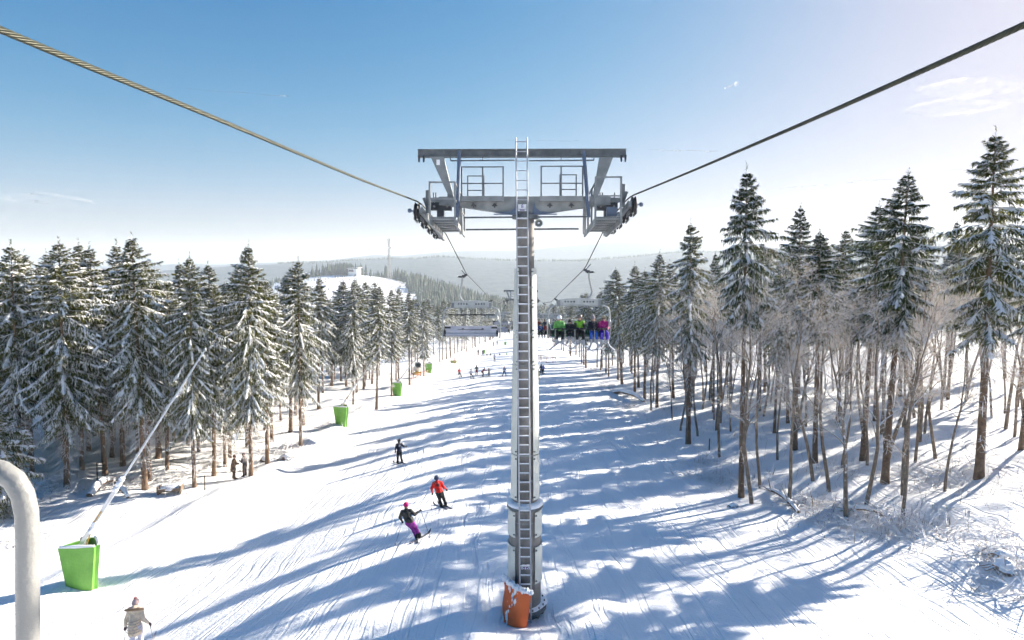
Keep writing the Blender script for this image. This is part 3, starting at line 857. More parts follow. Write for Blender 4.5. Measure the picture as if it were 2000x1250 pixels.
def _pz(xr, px, py):
    d = ray(px, py); return d.z * xr / d.x
ZW = {-1: _pz(LX, 822, 396), 1: _pz(RX, 1228, 385)}     # rope height on the first wheels
def make_tower():
    root = empty('lift_tower', (TX, TY, G(TX, TY)))
    O = Vector((TX, TY, G(TX, TY)))
    def W(px, py, dy=0.0):
        p = tw(px, py, TY + dy); return p - O
    zf = lambda py: W(1026, py).z
    cx = 0.0
    # column with its flanges
    b = MB()
    b.lathe([(0.50, zf(1205)), (0.50, zf(1055)), (0.49, zf(985)), (0.40, zf(984)), (0.39, zf(880)), (0.27, zf(520)), (0.265, zf(416))], (cx, 0, 0), 24)
    colm = b.build('column', M['column'], root, smooth=True, angle=30)
    b = MB(); zb_ = zf(1176)
    b.lathe([(0.48, zb_ - 0.09), (0.68, zb_ - 0.09), (0.68, zb_), (0.505, zb_ + 0.01)], (cx, 0, 0), 24)
    fl = b.build('base_flange', M['galv_dark'], root)
    for i in range(16):
        a = 2 * math.pi * i / 16
        b = MB(); b.tube([(0.61 * math.cos(a), 0.61 * math.sin(a), zb_ - 0.2), (0.61 * math.cos(a), 0.61 * math.sin(a), zb_ + 0.10)], 0.024, 6)
        b.build('bolt', M['galv_dark'], fl)
    for i in range(12):
        a = 2 * math.pi * (i + 0.5) / 12
        b = MB(); T = Matrix.Rotation(a, 4, 'Z')
        b.prism([(0.5, zb_ - 0.5), (0.65, zb_ - 0.10), (0.5, zb_ - 0.10)], -0.012, 0.012, T=T)
        b.build('gusset', M['galv_dark'], fl)
    b = MB(); b.blob((0.05, 0.05, zb_ + 0.03), (0.66, 0.64, 0.07), 3, amp=0.15, seg=22, rings=8)
    b.build('flange_snow', M['snow'], root, smooth=True, angle=180)
    b = MB(); zc_ = zf(983)
    b.lathe([(0.40, zc_ - 0.05), (0.575, zc_ - 0.05), (0.575, zc_ + 0.03), (0.40, zc_ + 0.03)], (cx, 0, 0), 24)
    b.build('collar', M['galv_dark'], root)
    b = MB(); b.lathe([(0.575, zc_ + 0.03), (0.56, zc_ + 0.10), (0.47, zc_ + 0.14), (0.39, zc_ + 0.15)], (cx, 0, 0), 24)
    b.build('collar_snow', M['snow'], root, smooth=True, angle=180)
    # pale cover shells either side of the ladder slot
    segs = [(1126, 1056, 0.545, 0.545), (1038, 990, 0.535, 0.53), (968, 883, 0.455, 0.44), (881, 711, 0.445, 0.395), (709, 650, 0.39, 0.37), (649, 592, 0.375, 0.355), (591, 524, 0.35, 0.335)]
    for y0, y1, r0, r1 in segs:
        for sgn in (-1, 1):
            mid = -math.pi / 2 + sgn * R(100); half = R(66)
            b = MB()
            b.lathe([(r0 - 0.03, zf(y0)), (r0, zf(y0)), (r1, zf(y1)), (r1 - 0.03, zf(y1))], (cx, 0, 0), 14, a0=mid - half, a1=mid + half)
            pn = b.build('cover_panel', M['panel'], root, smooth=True, angle=30)
            for yy in (y0 - 6, y1 + 6):
                b = MB()
                a = mid - sgn * (half - 0.08); rr = r0 + (r1 - r0) * (yy - y0) / (y1 - y0)
                c = Vector((rr * math.cos(a), rr * math.sin(a), zf(yy)))
                b.box(c, (0.05, 0.05, 0.035), (0, 0, a))
                b.build('clip', M['galv_dark'], pn)
    # tie straps across the slot
    for py in (560, 592, 650, 710, 772, 830, 882, 930, 1010):
        r_ = np.interp(py, [520, 880, 980, 1050], [0.345, 0.425, 0.44, 0.53])
        b = MB(); b.lathe([(r_, zf(py) - 0.02), (r_ + 0.015, zf(py) - 0.02), (r_ + 0.015, zf(py) + 0.02), (r_, zf(py) + 0.02)], (cx, 0, 0), 8, a0=-math.pi / 2 - R(36), a1=-math.pi / 2 + R(36))
        b.build('tie_strap', M['galv'], root)
    # ladder
    lad = empty('ladder'); lad.parent = root
    zt, zlow = zf(274), zf(1196)
    def lx(z): t = (z - zlow) / (zt - zlow); return W(1026.5, 1190).x * (1 - t) + W(1018.5, 280).x * t
    def ly(z): return np.interp(z, [zlow, zf(985), zf(970), zf(520), zt], [-0.68, -0.66, -0.60, -0.47, -0.42])
    for s in (-1, 1):
        b = MB(); zs = np.linspace(zlow, zt, 9)
        b.tube([(lx(z) + s * 0.165, ly(z), z) for z in zs], 0.022, 6)
        b.build('rail', M['ladder'], lad, smooth=True)
    z = zlow + 0.15
    while z < zt - 0.1:
        b = MB(); b.tube([(lx(z) - 0.16, ly(z), z), (lx(z) + 0.16, ly(z), z)], 0.016, 6)
        if z < zf(425): b.box((lx(z), ly(z), z + 0.022), (0.29, 0.03, 0.016), m=1)
        b.build('rung', [M['ladder'], M['snow']], lad)
        z += 0.283
    # cross arm: tapered box girder
    b = MB()
    prof = [(-2.6, zf(385)), (2.55, zf(385)), (2.55, zf(401)), (1.9, zf(405)), (0.45, zf(419)), (-0.45, zf(419)), (-1.9, zf(405)), (-2.6, zf(401))]
    b.prism(prof, -0.22, 0.28)
    b.build('cross_arm', M['galv'], root)
    b = MB()
    for s in (-1, 1):
        pl = [(s * 0.26, zf(395)), (s * 0.31, zf(407)), (s * 0.45, zf(414)), (s * 0.95, zf(416.0)), (s * 0.45, zf(419.5)), (s * 0.20, zf(419.5))]
        if s < 0: pl = pl[::-1]
        b.prism(pl, -0.262, -0.225)
    b.box((0, -0.24, zf(419.5)), (1.9, 0.10, 0.03))
    b.build('arm_flare', M['strut'], root)
    b = MB(); b.lathe([(0.275, zf(428)), (0.40, zf(428)), (0.40, zf(419.5))], n=20); b.build('head_flange', M['galv_dark'], root)
    # gantry
    b = MB(); g0, g1 = W(817, 300).x, W(1222, 300).x
    b.box(((g0 + g1) / 2, 0, zf(299.5)), (g1 - g0, 0.14, 0.17)); b.box(((g0 + g1) / 2, 0, zf(293)), (g1 - g0, 0.26, 0.03)); b.box(((g0 + g1) / 2, 0, zf(306)), (g1 - g0, 0.26, 0.03))
    gan = b.build('gantry_beam', M['galv_dark'], root)
    for px in (820, 829, 1212, 1220):
        b = MB(); x = W(px, 300).x
        b.prism([(x - 0.035, zf(305)), (x - 0.02, zf(318)), (x + 0.02, zf(318)), (x + 0.035, zf(305))], -0.17, -0.12); b.build('hook_plate', M['steel_dark'], gan)
    for px in (867, 957, 1082):
        b = MB(); b.box((W(px, 296).x, -0.14, zf(298)), (0.05, 0.03, 0.10)); b.build('lug', M['galv_dark'], gan)
    for p in ([(842, 307.5), (867, 307.5), (886, 384), (877, 384)], [(1171, 307.5), (1197, 307.5), (1167, 384), (1158, 384)]):
        b = MB(); b.prism([(W(*q).x, W(*q).z) for q in p], -0.12, 0.12); b.build('gantry_leg', M['galv'], root)
    b = MB(); b.box((W(857, 318).x, -0.135, zf(318)), (0.10, 0.012, 0.16)); b.build('number_plate', M['white_sign'], root)
    for (xa, xb) in ((897, 893), (1140, 1150)):
        b = MB(); b.tube([W(xa, 295, -0.20), W(xb, 424, -0.45)], 0.055, 10); b.build('strut', M['strut'], root, smooth=True)
        b = MB(); b.box(W(xa, 296, -0.20), (0.16, 0.08, 0.14)); b.build('strut_bracket', M['galv_dark'], root)
    for (xa, xb, xp) in ((880, 1005, (880, 943)), (1033, 1160, (1096, 1160))):
        b = MB(); b.tube([W(xa, 314, -0.1), W(xb, 313, -0.1)], 0.022, 6)
        for q in xp: b.tube([W(q, 313.5, -0.1), W(q, 306, -0.1)], 0.014, 5)
        b.build('conduit', M['galv_dark'], root)
    # railings and toe channels on the arm
    def rail_frame(name, x0, x1, y0, y1, mids, posts, dy, t=0.042):
        b = MB()
        zb2, zt2 = zf(y1), zf(y0)
        for x in [x0] + posts + [x1]:
            q = W(x, 380).x; b.box((q, dy, (zb2 + zt2) / 2), (t, t, zt2 - zb2))
        xa, xb = W(x0, 380).x, W(x1, 380).x
        for yy in [y0] + mids:
            b.box(((xa + xb) / 2, dy - 0.001, zf(yy)), (xb - xa + t, t * 0.8, t * 0.8))
        return b.build(name, M['galv_dark'], root)
    rail_frame('handrail', 904.5, 983.5, 330, 393, [361.5], [944.5], -0.42)
    rail_frame('handrail', 912, 944, 341, 386, [369.5], [], 0.30, 0.036)
    rail_frame('handrail', 1056, 1135, 329, 393, [361.5], [1094], -0.42)
    rail_frame('handrail', 1095, 1127, 339, 384, [368], [], 0.30, 0.036)
    for xa, xb in ((904, 985), (1054, 1135)):
        b = MB(); x0, x1 = W(xa, 390).x, W(xb, 390).x
        b.box(((x0 + x1) / 2, -0.45, zf(390.5)), (x1 - x0, 0.02, 0.15)); b.box(((x0 + x1) / 2, -0.335, zf(394)), (x1 - x0, 0.22, 0.03))
        b.build('toe_channel', M['galv'], root)
    for px in (925, 966, 1074, 1116):
        b = MB(); c = W(px, 400, -0.28); b.box(c, (0.09, 0.10, 0.06)); b.tube([c + Vector((0, -0.02, 0.05)), c + Vector((0, -0.02, -0.09))], 0.02, 6)
        b.tube([c + Vector((-0.08, -0.02, -0.03)), c + Vector((0.08, -0.02, -0.03))], 0.018, 6)
        b.build('clamp', M['steel_dark'], root)
    # tie rods below the arm
    b = MB(); b.tube([W(906, 425, -0.3), W(1146, 423, -0.3)], 0.026, 8); b.build('tie_rod', M['galv_dark'], root)
    b = MB(); b.tube([W(910, 448.5, 0.5), W(1130, 447, 0.5)], 0.028, 8); b.build('tie_rod', M['galv_dark'], root)
    # sheave trains, catwalks
    slope = -0.105
    for s, xr, rope_py in ((-1, LX, 398), (1, RX, 392)):
        rx = xr - TX; zr = ZW[s] - 0.03 - O.z
        line = lambda y: zr + slope * (y + 0.6)
        for i in range(8):
            y = -0.62 + i * 0.62; zc2 = line(y) - 0.28
            b = MB(); T = Vector((rx, y, zc2))
            b.lathe([(0.0, -0.06), (0.235, -0.06), (0.26, -0.045), (0.222, -0.02), (0.222, 0.02), (0.26, 0.045), (0.235, 0.06), (0.0, 0.06)], T, 20, axis='x')
            wh = b.build('sheave', M['black'], root, smooth=True, angle=30)
            b = MB(); b.lathe([(0.0, -0.10), (0.06, -0.10), (0.075, -0.065), (0.17, -0.062), (0.17, 0.062), (0.075, 0.065), (0.06, 0.10), (0, 0.10)], T, 14, axis='x')
            b.build('hub', M['galv_dark'], wh)
        for i in range(4):
            y = -0.62 + i * 1.24
            for dx in (-0.10, 0.10):
                b = MB(); a = Vector((rx + dx, y - 0.05, line(y) - 0.30)); c = Vector((rx + dx, y + 0.67, line(y + 0.62) - 0.30))
                b.bar(a, c, 0.02, 0.14); b.bar((a + c) / 2 + Vector((0, -0.3, -0.14)), (a + c) / 2 + Vector((0, 0.3, -0.22)), 0.02, 0.10)
                b.build('rocker_plate', M['galv'], root)
        b = MB(); b.bar((rx - s * 0.16, -0.9, line(-0.9) - 0.30), (rx - s * 0.16, 4.2, line(4.2) - 0.45), 0.10, 0.16)
        b.build('main_rocker', M['galv'], root)
        b = MB(); b.bar((rx - s * 0.34, -0.75, zr + 0.32), (rx - s * 0.34, -0.75, zr - 0.35), 0.05, 0.12); b.bar((rx - s * 0.22, -0.75, zr + 0.10), (rx - s * 0.34, -0.75, zr - 0.22), 0.05, 0.08)
        b.build('rope_catcher', M['galv_dark'], root)
        b = MB(); b.lathe([(0.0, -0.05), (0.05, -0.05), (0.07, 0), (0.05, 0.05), (0, 0.05)], (rx + s * 0.22, -0.62, zr - 0.26), 10, axis='x')
        b.tube([(rx + s * 0.05, -0.62, zr - 0.28), (rx + s * 0.22, -0.62, zr - 0.26)], 0.02, 6)
        b.build('position_switch', M['strut'], root)
        # catwalk
        xo, xi = rx - s * 0.42, rx - s * 1.15
        zg = zf(431)
        for k in range(6):
            y = -0.75 + 0.5 * k; zz = zg + slope * 0.95 * (k * 0.5)
            b = MB(); b.box(((xo + xi) / 2, y, zz), (abs(xo - xi), 0.30, 0.035)); b.box(((xo + xi) / 2, y - 0.15, zz + 0.03), (abs(xo - xi), 0.02, 0.06))
            for j in range(12): b.box((min(xo, xi) + (j + 0.5) * abs(xo - xi) / 12, y - 0.163, zz + 0.03), (0.022, 0.012, 0.03), m=1)
            b.build('tread', [M['galv'], M['steel_dark']], root)
        for x in (xo, xi):
            b = MB(); b.bar((x, -0.95, zg - 0.07), (x, 2.0, zg - 0.07 + slope * 2.8), 0.05, 0.16); b.build('stringer', M['galv'], root)
        b = MB(); xs = (xo, xi); zt3 = zf(363 if s < 0 else 354)
        for x in xs:
            b.box((x, -0.92, (zg + zt3) / 2), (0.055, 0.05, zt3 - zg))
        b.box(((xo + xi) / 2, -0.92, zt3), (abs(xo - xi) + 0.05, 0.045, 0.045))
        b.box(((xo + xi) / 2, -0.915, zg + 0.55 * (zt3 - zg)), (abs(xo - xi) + 0.02, 0.04, 0.04))
        b.build('catwalk_gate', M['galv'], root)
        b = MB()
        for k in range(3):
            y = 0.0 + k * 0.95
            b.box((xi, y, zg + slope * (y + 0.75) + 0.52), (0.05, 0.05, 1.04))
        for h in (0.55, 1.04):
            b.bar((xi, -0.92, zg + h), (xi, 1.95, zg + h + slope * 2.75), 0.04, 0.04)
        b.build('handrail', M['galv'], root)
        # machinery hung from the arm end
        c = W(862 if s < 0 else 1185, 404, 0.1)
        b = MB(); b.box(c + Vector((0, 0.0, 0)), (0.62, 0.30, 0.22)); b.box(c + Vector((0.02 * s, 0.0, -0.24)), (0.20, 0.24, 0.36))
        for dx in (-0.22, -0.15, 0.22): b.tube([c + Vector((dx, -0.12, 0.05)), c + Vector((dx, -0.12, 0.42))], 0.018, 6)
        for dx in (-0.2, 0.2): b.lathe([(0, -0.02), (0.035, -0.02), (0.035, 0.02), (0, 0.02)], c + Vector((dx, -0.16, 0.0)), 8, axis='y', m=1)
        b.build('arm_clamp', [M['steel_dark'], M['galv']], root)
        b = MB(); b.box(c + Vector((0, 0.0, 0.2)), (0.75, 0.3, 0.14)); b.build('arm_end', M['galv'], root)
        b = MB(); q = W(900 if s < 0 else 1142, 440, 0.4); b.bar(q + Vector((0, 0, 0.75)), q + Vector((s * 0.02, 0.3, -0.25)), 0.10, 0.18); b.build('hanger_plate', M['galv'], root)
        if s > 0:
            b = MB(); q = W(1194, 414, -0.5); b.box(q, (0.30, 0.22, 0.24)); b.box(q + Vector((0, 0, 0.125)), (0.32, 0.24, 0.02)); b.build('junction_box', M['strut'], root)
    # loudspeaker
    q = W(1052, 436, -0.25); b = MB()
    b.lathe([(0.02, 0.10), (0.05, 0.10), (0.06, 0.0), (0.115, -0.16), (0.122, -0.16), (0.122, -0.145), (0.07, 0.0), (0.06, 0.14), (0, 0.14)], q, 18, axis='y', rot=Matrix.Rotation(math.pi, 3, 'Z'))
    b.lathe([(0, -0.12), (0.032, -0.12), (0.032, 0.05)], q, 10, axis='y', rot=Matrix.Rotation(math.pi, 3, 'Z'), m=1)
    b.bar(q + Vector((0, 0.0, 0.11)), q + Vector((-0.03, 0.1, 0.26)), 0.03, 0.02)
    b.build('loudspeaker', [M['panel'], M['white_sign']], root, smooth=True, angle=30)
    return root, O, W

tower, TO, TW = make_tower()
tag(tower, 'tall grey steel chairlift tower with ladder and cross arm in the middle', 'lift tower', 'lift towers')

def text_mesh(s, size, material, name):
    cu = bpy.data.curves.new(name, 'FONT'); cu.body = s; cu.size = size; cu.align_x = 'CENTER'; cu.align_y = 'CENTER'; cu.extrude = 0.002
    o = bpy.data.objects.new(name, cu)
    sc2 = bpy.data.scenes.new('tmp'); sc2.collection.objects.link(o); sc2.view_layers[0].update()
    me = bpy.data.meshes.new_from_object(o.evaluated_get(sc2.view_layers[0].depsgraph))
    bpy.data.scenes.remove(sc2); bpy.data.objects.remove(o)
    me.materials.clear(); me.materials.append(material)
    return me
# number sign and warning sign on the ladder slot
sg = TW(1020, 405.5, -0.33)
b = MB(); b.box(sg, (0.25, 0.012, 0.20)); plate = b.build('tower_number', M['white_sign'], tower)
t8 = link('digit', text_mesh('8', 0.15, M['blue_paint'], 'digit'), plate, sg + Vector((0, -0.010, 0.035))); t8.rotation_euler = (R(90), 0, 0)
b = MB(); b.box(sg + Vector((0, -0.009, -0.075)), (0.15, 0.004, 0.028)); b.build('underline', M['blue_paint'], plate)
sg = TW(1026.5, 1107, -0.55)
b = MB(); b.box(sg, (0.24, 0.012, 0.16)); plate = b.build('warning_sign', M['white_sign'], tower)
b = MB()
b.lathe([(0.036, 0), (0.048, 0), (0.048, 0.004), (0.036, 0.004)], sg + Vector((0, -0.007, 0.03)), 18, axis='y'); b.bar(sg + Vector((-0.03, -0.009, 0.06)), sg + Vector((0.03, -0.009, 0.0)), 0.004, 0.012, up=(0, 1, 0))
b.build('prohibition_ring', M['red_paint'], plate)
for dx in (-0.055, 0.055):
    b = MB(); b.lathe([(0, 0), (0.042, 0), (0.042, 0.004)], sg + Vector((dx, -0.007, -0.04)), 16, axis='y'); b.build('mandatory_disc', M['blue_paint'], plate)
    b = MB(); b.blob(sg + Vector((dx, -0.012, -0.045)), (0.016, 0.003, 0.024), 1, amp=0.1); b.build('pictogram', M['white_sign'], plate)

# orange protective mat with snow on it
def orange_mat():
    b = MB(); n = 14; rows = 8
    tl, tr, bl, br = TW(985, 1113), TW(1037, 1127), TW(983, 1206), TW(1023, 1213)
    def P(u, v, off):
        p = (tl.lerp(tr, u)).lerp(bl.lerp(br, u), v)
        y = -0.98 + 0.42 * (1 - u) ** 2.6 + 0.03 * math.sin(v * 5 + u * 3) - 0.05 * math.sin(u * 3.1) - 0.14 * v
        if u < 0.35: p = p + Vector((0.03 * math.sin(v * 9), 0, 0))
        return Vector((p.x, y + off, p.z))
    vs = []
    for off in (0.0, 0.10):
        for j in range(rows + 1):
            for i in range(n + 1): vs.append(P(i / n, j / rows, off))
    k = (n + 1) * (rows + 1); fs = []
    for j in range(rows):
        for i in range(n):
            a = j * (n + 1) + i
            fs.append((a, a + n + 1, a + n + 2, a + 1)); fs.append((k + a, k + a + 1, k + a + n + 2, k + a + n + 1))
    for i in range(n):
        fs.append((i, i + 1, k + i + 1, k + i)); a = rows * (n + 1) + i; fs.append((a + 1, a, k + a, k + a + 1))
    for j in range(rows):
        a = j * (n + 1); fs.append((a + n + 1, a, k + a, k + a + n + 1)); a += n; fs.append((a, a + n + 1, k + a + n + 1, k + a))
    b.add(vs, fs)
    root = empty('protective_mat', TO + Vector((-0.35, -0.9, 0.0)))
    off = -(Vector((-0.35, -0.9, 0.0)))
    o = b.build('pad', M['orange'], root, off, smooth=True)
    b = MB()
    for i in range(13):
        u = i / 12; p = P(u, 0, 0.05)
        b.blob(p + Vector((0, 0.02, 0.03 + 0.02 * math.sin(i * 2.1))), (0.065, 0.10, 0.055 + 0.03 * math.sin(i * 1.7 + 1) ** 2 + 0.05 * (1 - u)), i, amp=0.35)
    b.build('snow_cap', M['snow'], root, off, smooth=True, angle=180)
    rg = random.Random(5)
    for i in range(28):
        v = rg.uniform(0.05, 0.98); c0 = 0.42 - 0.34 * v
        u = max(0.01, rg.gauss(c0, 0.09 if i < 34 else 0.2))
        if u > 0.75: continue
        k = rg.random() ** 2
        b = MB(); b.blob(P(u, v, 0.004), (0.008 + 0.05 * k, 0.016, 0.012 + 0.085 * k), i, amp=0.8, seg=12, rings=6)
        b.build('snow_patch', M['snow'], root, off, smooth=True, angle=180)
    tag(root, 'orange vinyl crash mat caked with snow at the tower foot', 'crash mat')
orange_mat()

# second tower far down the piste
def far_tower():
    c = copy_tree(tower)
    y = 108.0; x = 0.14
    for ch in list(c.children):
        if ch.name.startswith(('tower_number', 'warning_sign', 'bolt', 'clip')):
            for g in list(ch.children): bpy.data.objects.remove(g)
            bpy.data.objects.remove(ch)
    top = ZW[-1] - TO.z          # rope height above the foot
    zg = G(x, y); k = (-8.0 - zg) / top
    c.location = (x, y, zg); c.scale = (1, 1, k)
    tag(c, 'small distant chairlift tower further down the piste behind the near one', 'lift tower', 'lift towers')
far_tower()

# ------------------------------------------------------------------ haul ropes
def rope(xr, picks, tail, name, label):
    pts = []
    for px, py in picks:
        d = ray(px, py); k = xr / d.x; pts.append((k * d.y, k * d.z))
    pts = [(-6.0, pts[0][1] - 0.02 + 0.35)] + [(-1.0, pts[0][1] + 0.03)] + pts + tail
    ys = np.array([p[0] for p in pts]); zs = np.array([p[1] for p in pts])
    root = empty(name, (xr, ys[0], zs[0]))
    def zz(y): return np.interp(y, ys, zs) if y > 20 else sum(np.interp(y + e, ys, zs) for e in (-.8, -.4, 0, .4, .8)) / 5
    # six strands laid round a core, near; a plain round rope further off
    yy = np.concatenate([np.linspace(-1, 24, 560)])
    for k in range(6):
        V = []; n = 6
        for y in yy:
            a = 2 * math.pi * (k / 6) + (y / 0.36) * 2 * math.pi
            c = np.array([0.0155 * math.cos(a), y, zz(y) + 0.0155 * math.sin(a)])
            for j in range(n):
                q = 2 * math.pi * j / n
                V.append((c[0] + 0.0088 * math.cos(q), y, c[2] + 0.0088 * math.sin(q)))
        V = np.array(V) - np.array([0, ys[0], zs[0]])
        i = (np.arange(len(yy) - 1)[:, None] * n + np.arange(n)[None]).ravel()
        j = (np.arange(len(yy) - 1)[:, None] * n + (np.arange(n)[None] + 1) % n).ravel()
        F = np.stack([i, i + n, j + n, j], 1)
        link('strand', np_mesh('strand', V, F, [M['rope']], smooth=True), root)
    b = MB(); y2 = np.concatenate([np.linspace(24, 110, 60), [150, 220, 300]])
    b.tube([(0, y - ys[0], zz(y) - zs[0]) for y in y2], 0.023, 7)
    b.build('far_rope', M['rope'], root, smooth=True)
    tag(root, label, 'steel cable', 'haul ropes of the chairlift')
    return zz
zL = rope(LX, [(0, 60), (400, 222), (700, 349), (822, 396)], [(22.2, ZW[-1] - 0.105 * 4.6), (24, 0.90), (33, -1.0), (60, -4.4), (86, -6.9), (106, -7.95), (110, -8.05), (160, -15), (230, -24), (300, -32)], 'haul_rope', 'twisted steel haul rope running to the left side of the tower')
zR = rope(RX, [(2000, 50), (1600, 228), (1350, 335), (1228, 385)], [(22.2, ZW[1] - 0.105 * 4.6), (23.6, 1.0), (30.4, -0.66), (64, -5.0), (86, -6.9), (106, -7.95), (110, -8.05), (160, -15), (230, -24), (300, -32)], 'haul_rope', 'twisted steel haul rope running to the right side of the tower')

# ------------------------------------------------------------------ chairs
def make_chair(bar_up):
    """grip at the origin, sitters face -y"""
    root = empty('lift_chair')
    # grip on the rope
    b = MB(); b.box((0.02, 0, -0.03), (0.16, 0.30, 0.12)); b.box((0.14, 0, -0.10), (0.22, 0.16, 0.12)); g = b.build('grip', M['steel_dark'], root)
    b = MB(); b.tube([(0.10, 0, 0.02), (0.27, 0, 0.24)], 0.022, 6); b.build('grip_lever', M['galv_dark'], g)
    b = MB(); b.lathe([(0, -0.03), (0.055, -0.03), (0.055, 0.03), (0, 0.03)], (0.29, 0, 0.26), 10, axis='x'); b.build('roller', M['panel'], g)
    b = MB(); b.bar((0.1, 0, -0.16), (0.46, 0, -0.14), 0.10, 0.09); b.build('cross_pin', M['black'], g)
    b = MB(); b.lathe([(0, -0.03), (0.07, -0.03), (0.07, 0.03), (0, 0.03)], (0.48, 0, -0.14), 10, axis='x'); b.build('roller', M['panel'], g)
    # bent hanger arm
    b = MB(); b.tube([(0.20, 0, -0.10), (0.24, 0, -0.5), (0.34, 0, -0.95), (0.38, 0, -1.15), (0.33, 0, -1.36), (0.16, 0, -1.53), (-0.05, 0, -1.62)], [0.055] * 4 + [0.06] * 3, 10)
    b.build('hanger_arm', M['chair_metal'], root, smooth=True)
    # cross beam plate with oval holes
    bc = -0.28; zb = -1.72; b = MB()
    up_, lo_ = [], []
    nn = 24
    for i in range(nn + 1):
        t = -1 + 2 * i / nn; up_.append((bc + t * 1.09, zb + 0.15 + 0.09 * (1 - t * t))); lo_.append((bc + t * 1.09, zb - 0.12))
    b.prism(lo_ + up_[::-1], -0.06, 0.06); bm_ = b.build('beam', M['chair_metal'], root)
    for t in (-0.66, -0.52, -0.38, -0.24, 0.24, 0.38, 0.52, 0.66):
        w = 0.045 + 0.03 * (0.7 - abs(t)); b = MB()
        b.blob((bc + t * 1.09, -0.055, zb + 0.05), (w, 0.012, 0.055), 1, amp=0, seg=10, rings=6); b.blob((bc + t * 1.09, 0.055, zb + 0.05), (w, 0.012, 0.055), 1, amp=0, seg=10, rings=6)
        b.build('oval_hole', M['steel_dark'], bm_, smooth=True)
    for s in (-1, 1):
        b = MB(); b.box((bc + s * 1.06, 0, zb - 0.03), (0.16, 0.16, 0.30)); b.build('beam_clamp', M['galv'], root)
    # arched tube frame
    hw = 1.58; zf_ = zb - 0.16; zs = -3.38; b = MB(); pts = []
    pts += [(bc - hw - 0.02, 0.12, zs - 0.2), (bc - hw - 0.05, 0.02, zs + 0.6), (bc - hw, 0, zf_ - 0.42)]
    for k in range(1, 6):
        a = math.pi - k * math.pi / 10; pts.append((bc - hw + 0.36 + 0.36 * math.cos(a), 0, zf_ - 0.36 + 0.36 * math.sin(a)))
    q = [(2 * bc - p[0], p[1], p[2]) for p in pts[::-1]]
    b.tube(pts + q, 0.042, 10); b.build('frame', M['chair_metal'], root, smooth=True)
    # bench
    b = MB(); b.box((bc, 0.02, zs - 0.02), (2.86, 0.50, 0.11), (R(4), 0, 0)); b.box((bc, 0.0, zs - 0.10), (2.94, 0.42, 0.06), (R(4), 0, 0), m=1); b.build('seat', [M['seat_green'], M['seat_pale']], root)
    for i in range(6):
        x = bc - 1.43 + 2.86 * (i + 0.5) / 6; b = MB()
        b.box((x, 0.285, zs + 0.27), (0.455, 0.07, 0.46), (R(-10), 0, 0), taper=0.96); b.build('backrest', M['seat_green'], root)
    b = MB(); b.box((bc, 0.355, zs + 0.26), (2.92, 0.05, 0.50), (R(-10), 0, 0)); b.box((bc, 0.36, zs + 0.02), (2.94, 0.10, 0.10)); b.build('back_shell', M['seat_pale'], root)
    b = MB()
    for s in (-1, 1): b.box((bc + s * 1.46, 0.16, zs + 0.1), (0.10, 0.5, 0.34)); b.box((bc + s * 1.3, 0.40, zs + 0.42), (0.34, 0.06, 0.10))
    for x in (-0.65, 0.45): b.box((bc + x, 0.392, zs + 0.36), (0.12, 0.03, 0.05))
    b.box((bc, 0.394, zs + 0.30), (1.5, 0.02, 0.03)); b.build('bracket', M['black'], root)
    # restraint bar with stalks
    bar = empty('restraint_bar'); bar.parent = root
    if bar_up:
        zb3, y3, L = zs + 1.08, -0.15, 0.40; dirn = 1
    else:
        zb3, y3, L = zs + 0.34, -0.42, -0.62; dirn = -1
    b = MB(); b.tube([(bc - 1.32, y3, zb3), (bc + 1.32, y3, zb3)], 0.035, 8); b.build('cross_bar', M['black'], bar)
    for s in (-1, 1):
        b = MB(); b.tube([(bc + s * 1.32, y3, zb3), (bc + s * 1.45, y3 + 0.06, zb3 - 0.05), (bc + s * (hw - 0.0), 0.0, zs + 0.72)], 0.026, 7); b.build('bar_arm', M['chair_metal'], bar, smooth=True)
        b = MB(); b.blob((bc + s * hw, -0.02, zs + 0.72), (0.07, 0.08, 0.07), 1, amp=0); b.build('pivot_cap', M['white_sign'], bar, smooth=True)
    for i in range(6):
        x = bc - 1.25 + 2.5 * (i + 0.0) / 5; b = MB()
        b.tube([(x, y3, zb3), (x, y3 - (0.04 if dirn < 0 else 0.1), zb3 + L)], 0.024, 6)
        if dirn < 0:
            b.tube([(x - 0.17, y3 - 0.06, zb3 + L), (x + 0.17, y3 - 0.06, zb3 + L)], 0.022, 6)
        b.build('footrest' if dirn < 0 else 'bar_stalk', M['chair_metal'] , bar)
    if dirn > 0:
        for x in (-0.95, 0.1, 0.95):
            b = MB(); b.tube([(bc + x, y3, zb3), (bc + x, y3 + 0.05, zb3 - 0.22)], 0.016, 5); b.build('bar_tail', M['black'], bar)
    return root
chair_r = make_chair(False); chair_l = make_chair(True)
GC = 'chairs hanging on the lift'
chair_spots_r = [(30.4, 'chairlift chair carrying five people right of the tower'), (57.0, 'second occupied chairlift chair, partly behind the tower on the right'), (86.0, 'farthest occupied chair, small beside the far tower on the right')]
chair_spots_l = [(33.0, 'empty chairlift chair with raised bar left of the tower'), (63.0, 'second empty chair behind the nearest one on the left'), (91.0, 'farthest empty chair, mostly hidden by the tower on the left')]
chairs_r = []
for i, (y, lab) in enumerate(chair_spots_r):
    c = chair_r if i == 0 else copy_tree(chair_r)
    c.location = (RX, y, zR(y) - 0.03); tag(c, lab, 'chairlift', GC); chairs_r.append(c)
for i, (y, lab) in enumerate(chair_spots_l):
    c = chair_l if i == 0 else copy_tree(chair_l)
    c.location = (LX, y, zL(y) - 0.03); c.rotation_euler = (0, 0, math.pi); tag(c, lab, 'chairlift', GC)

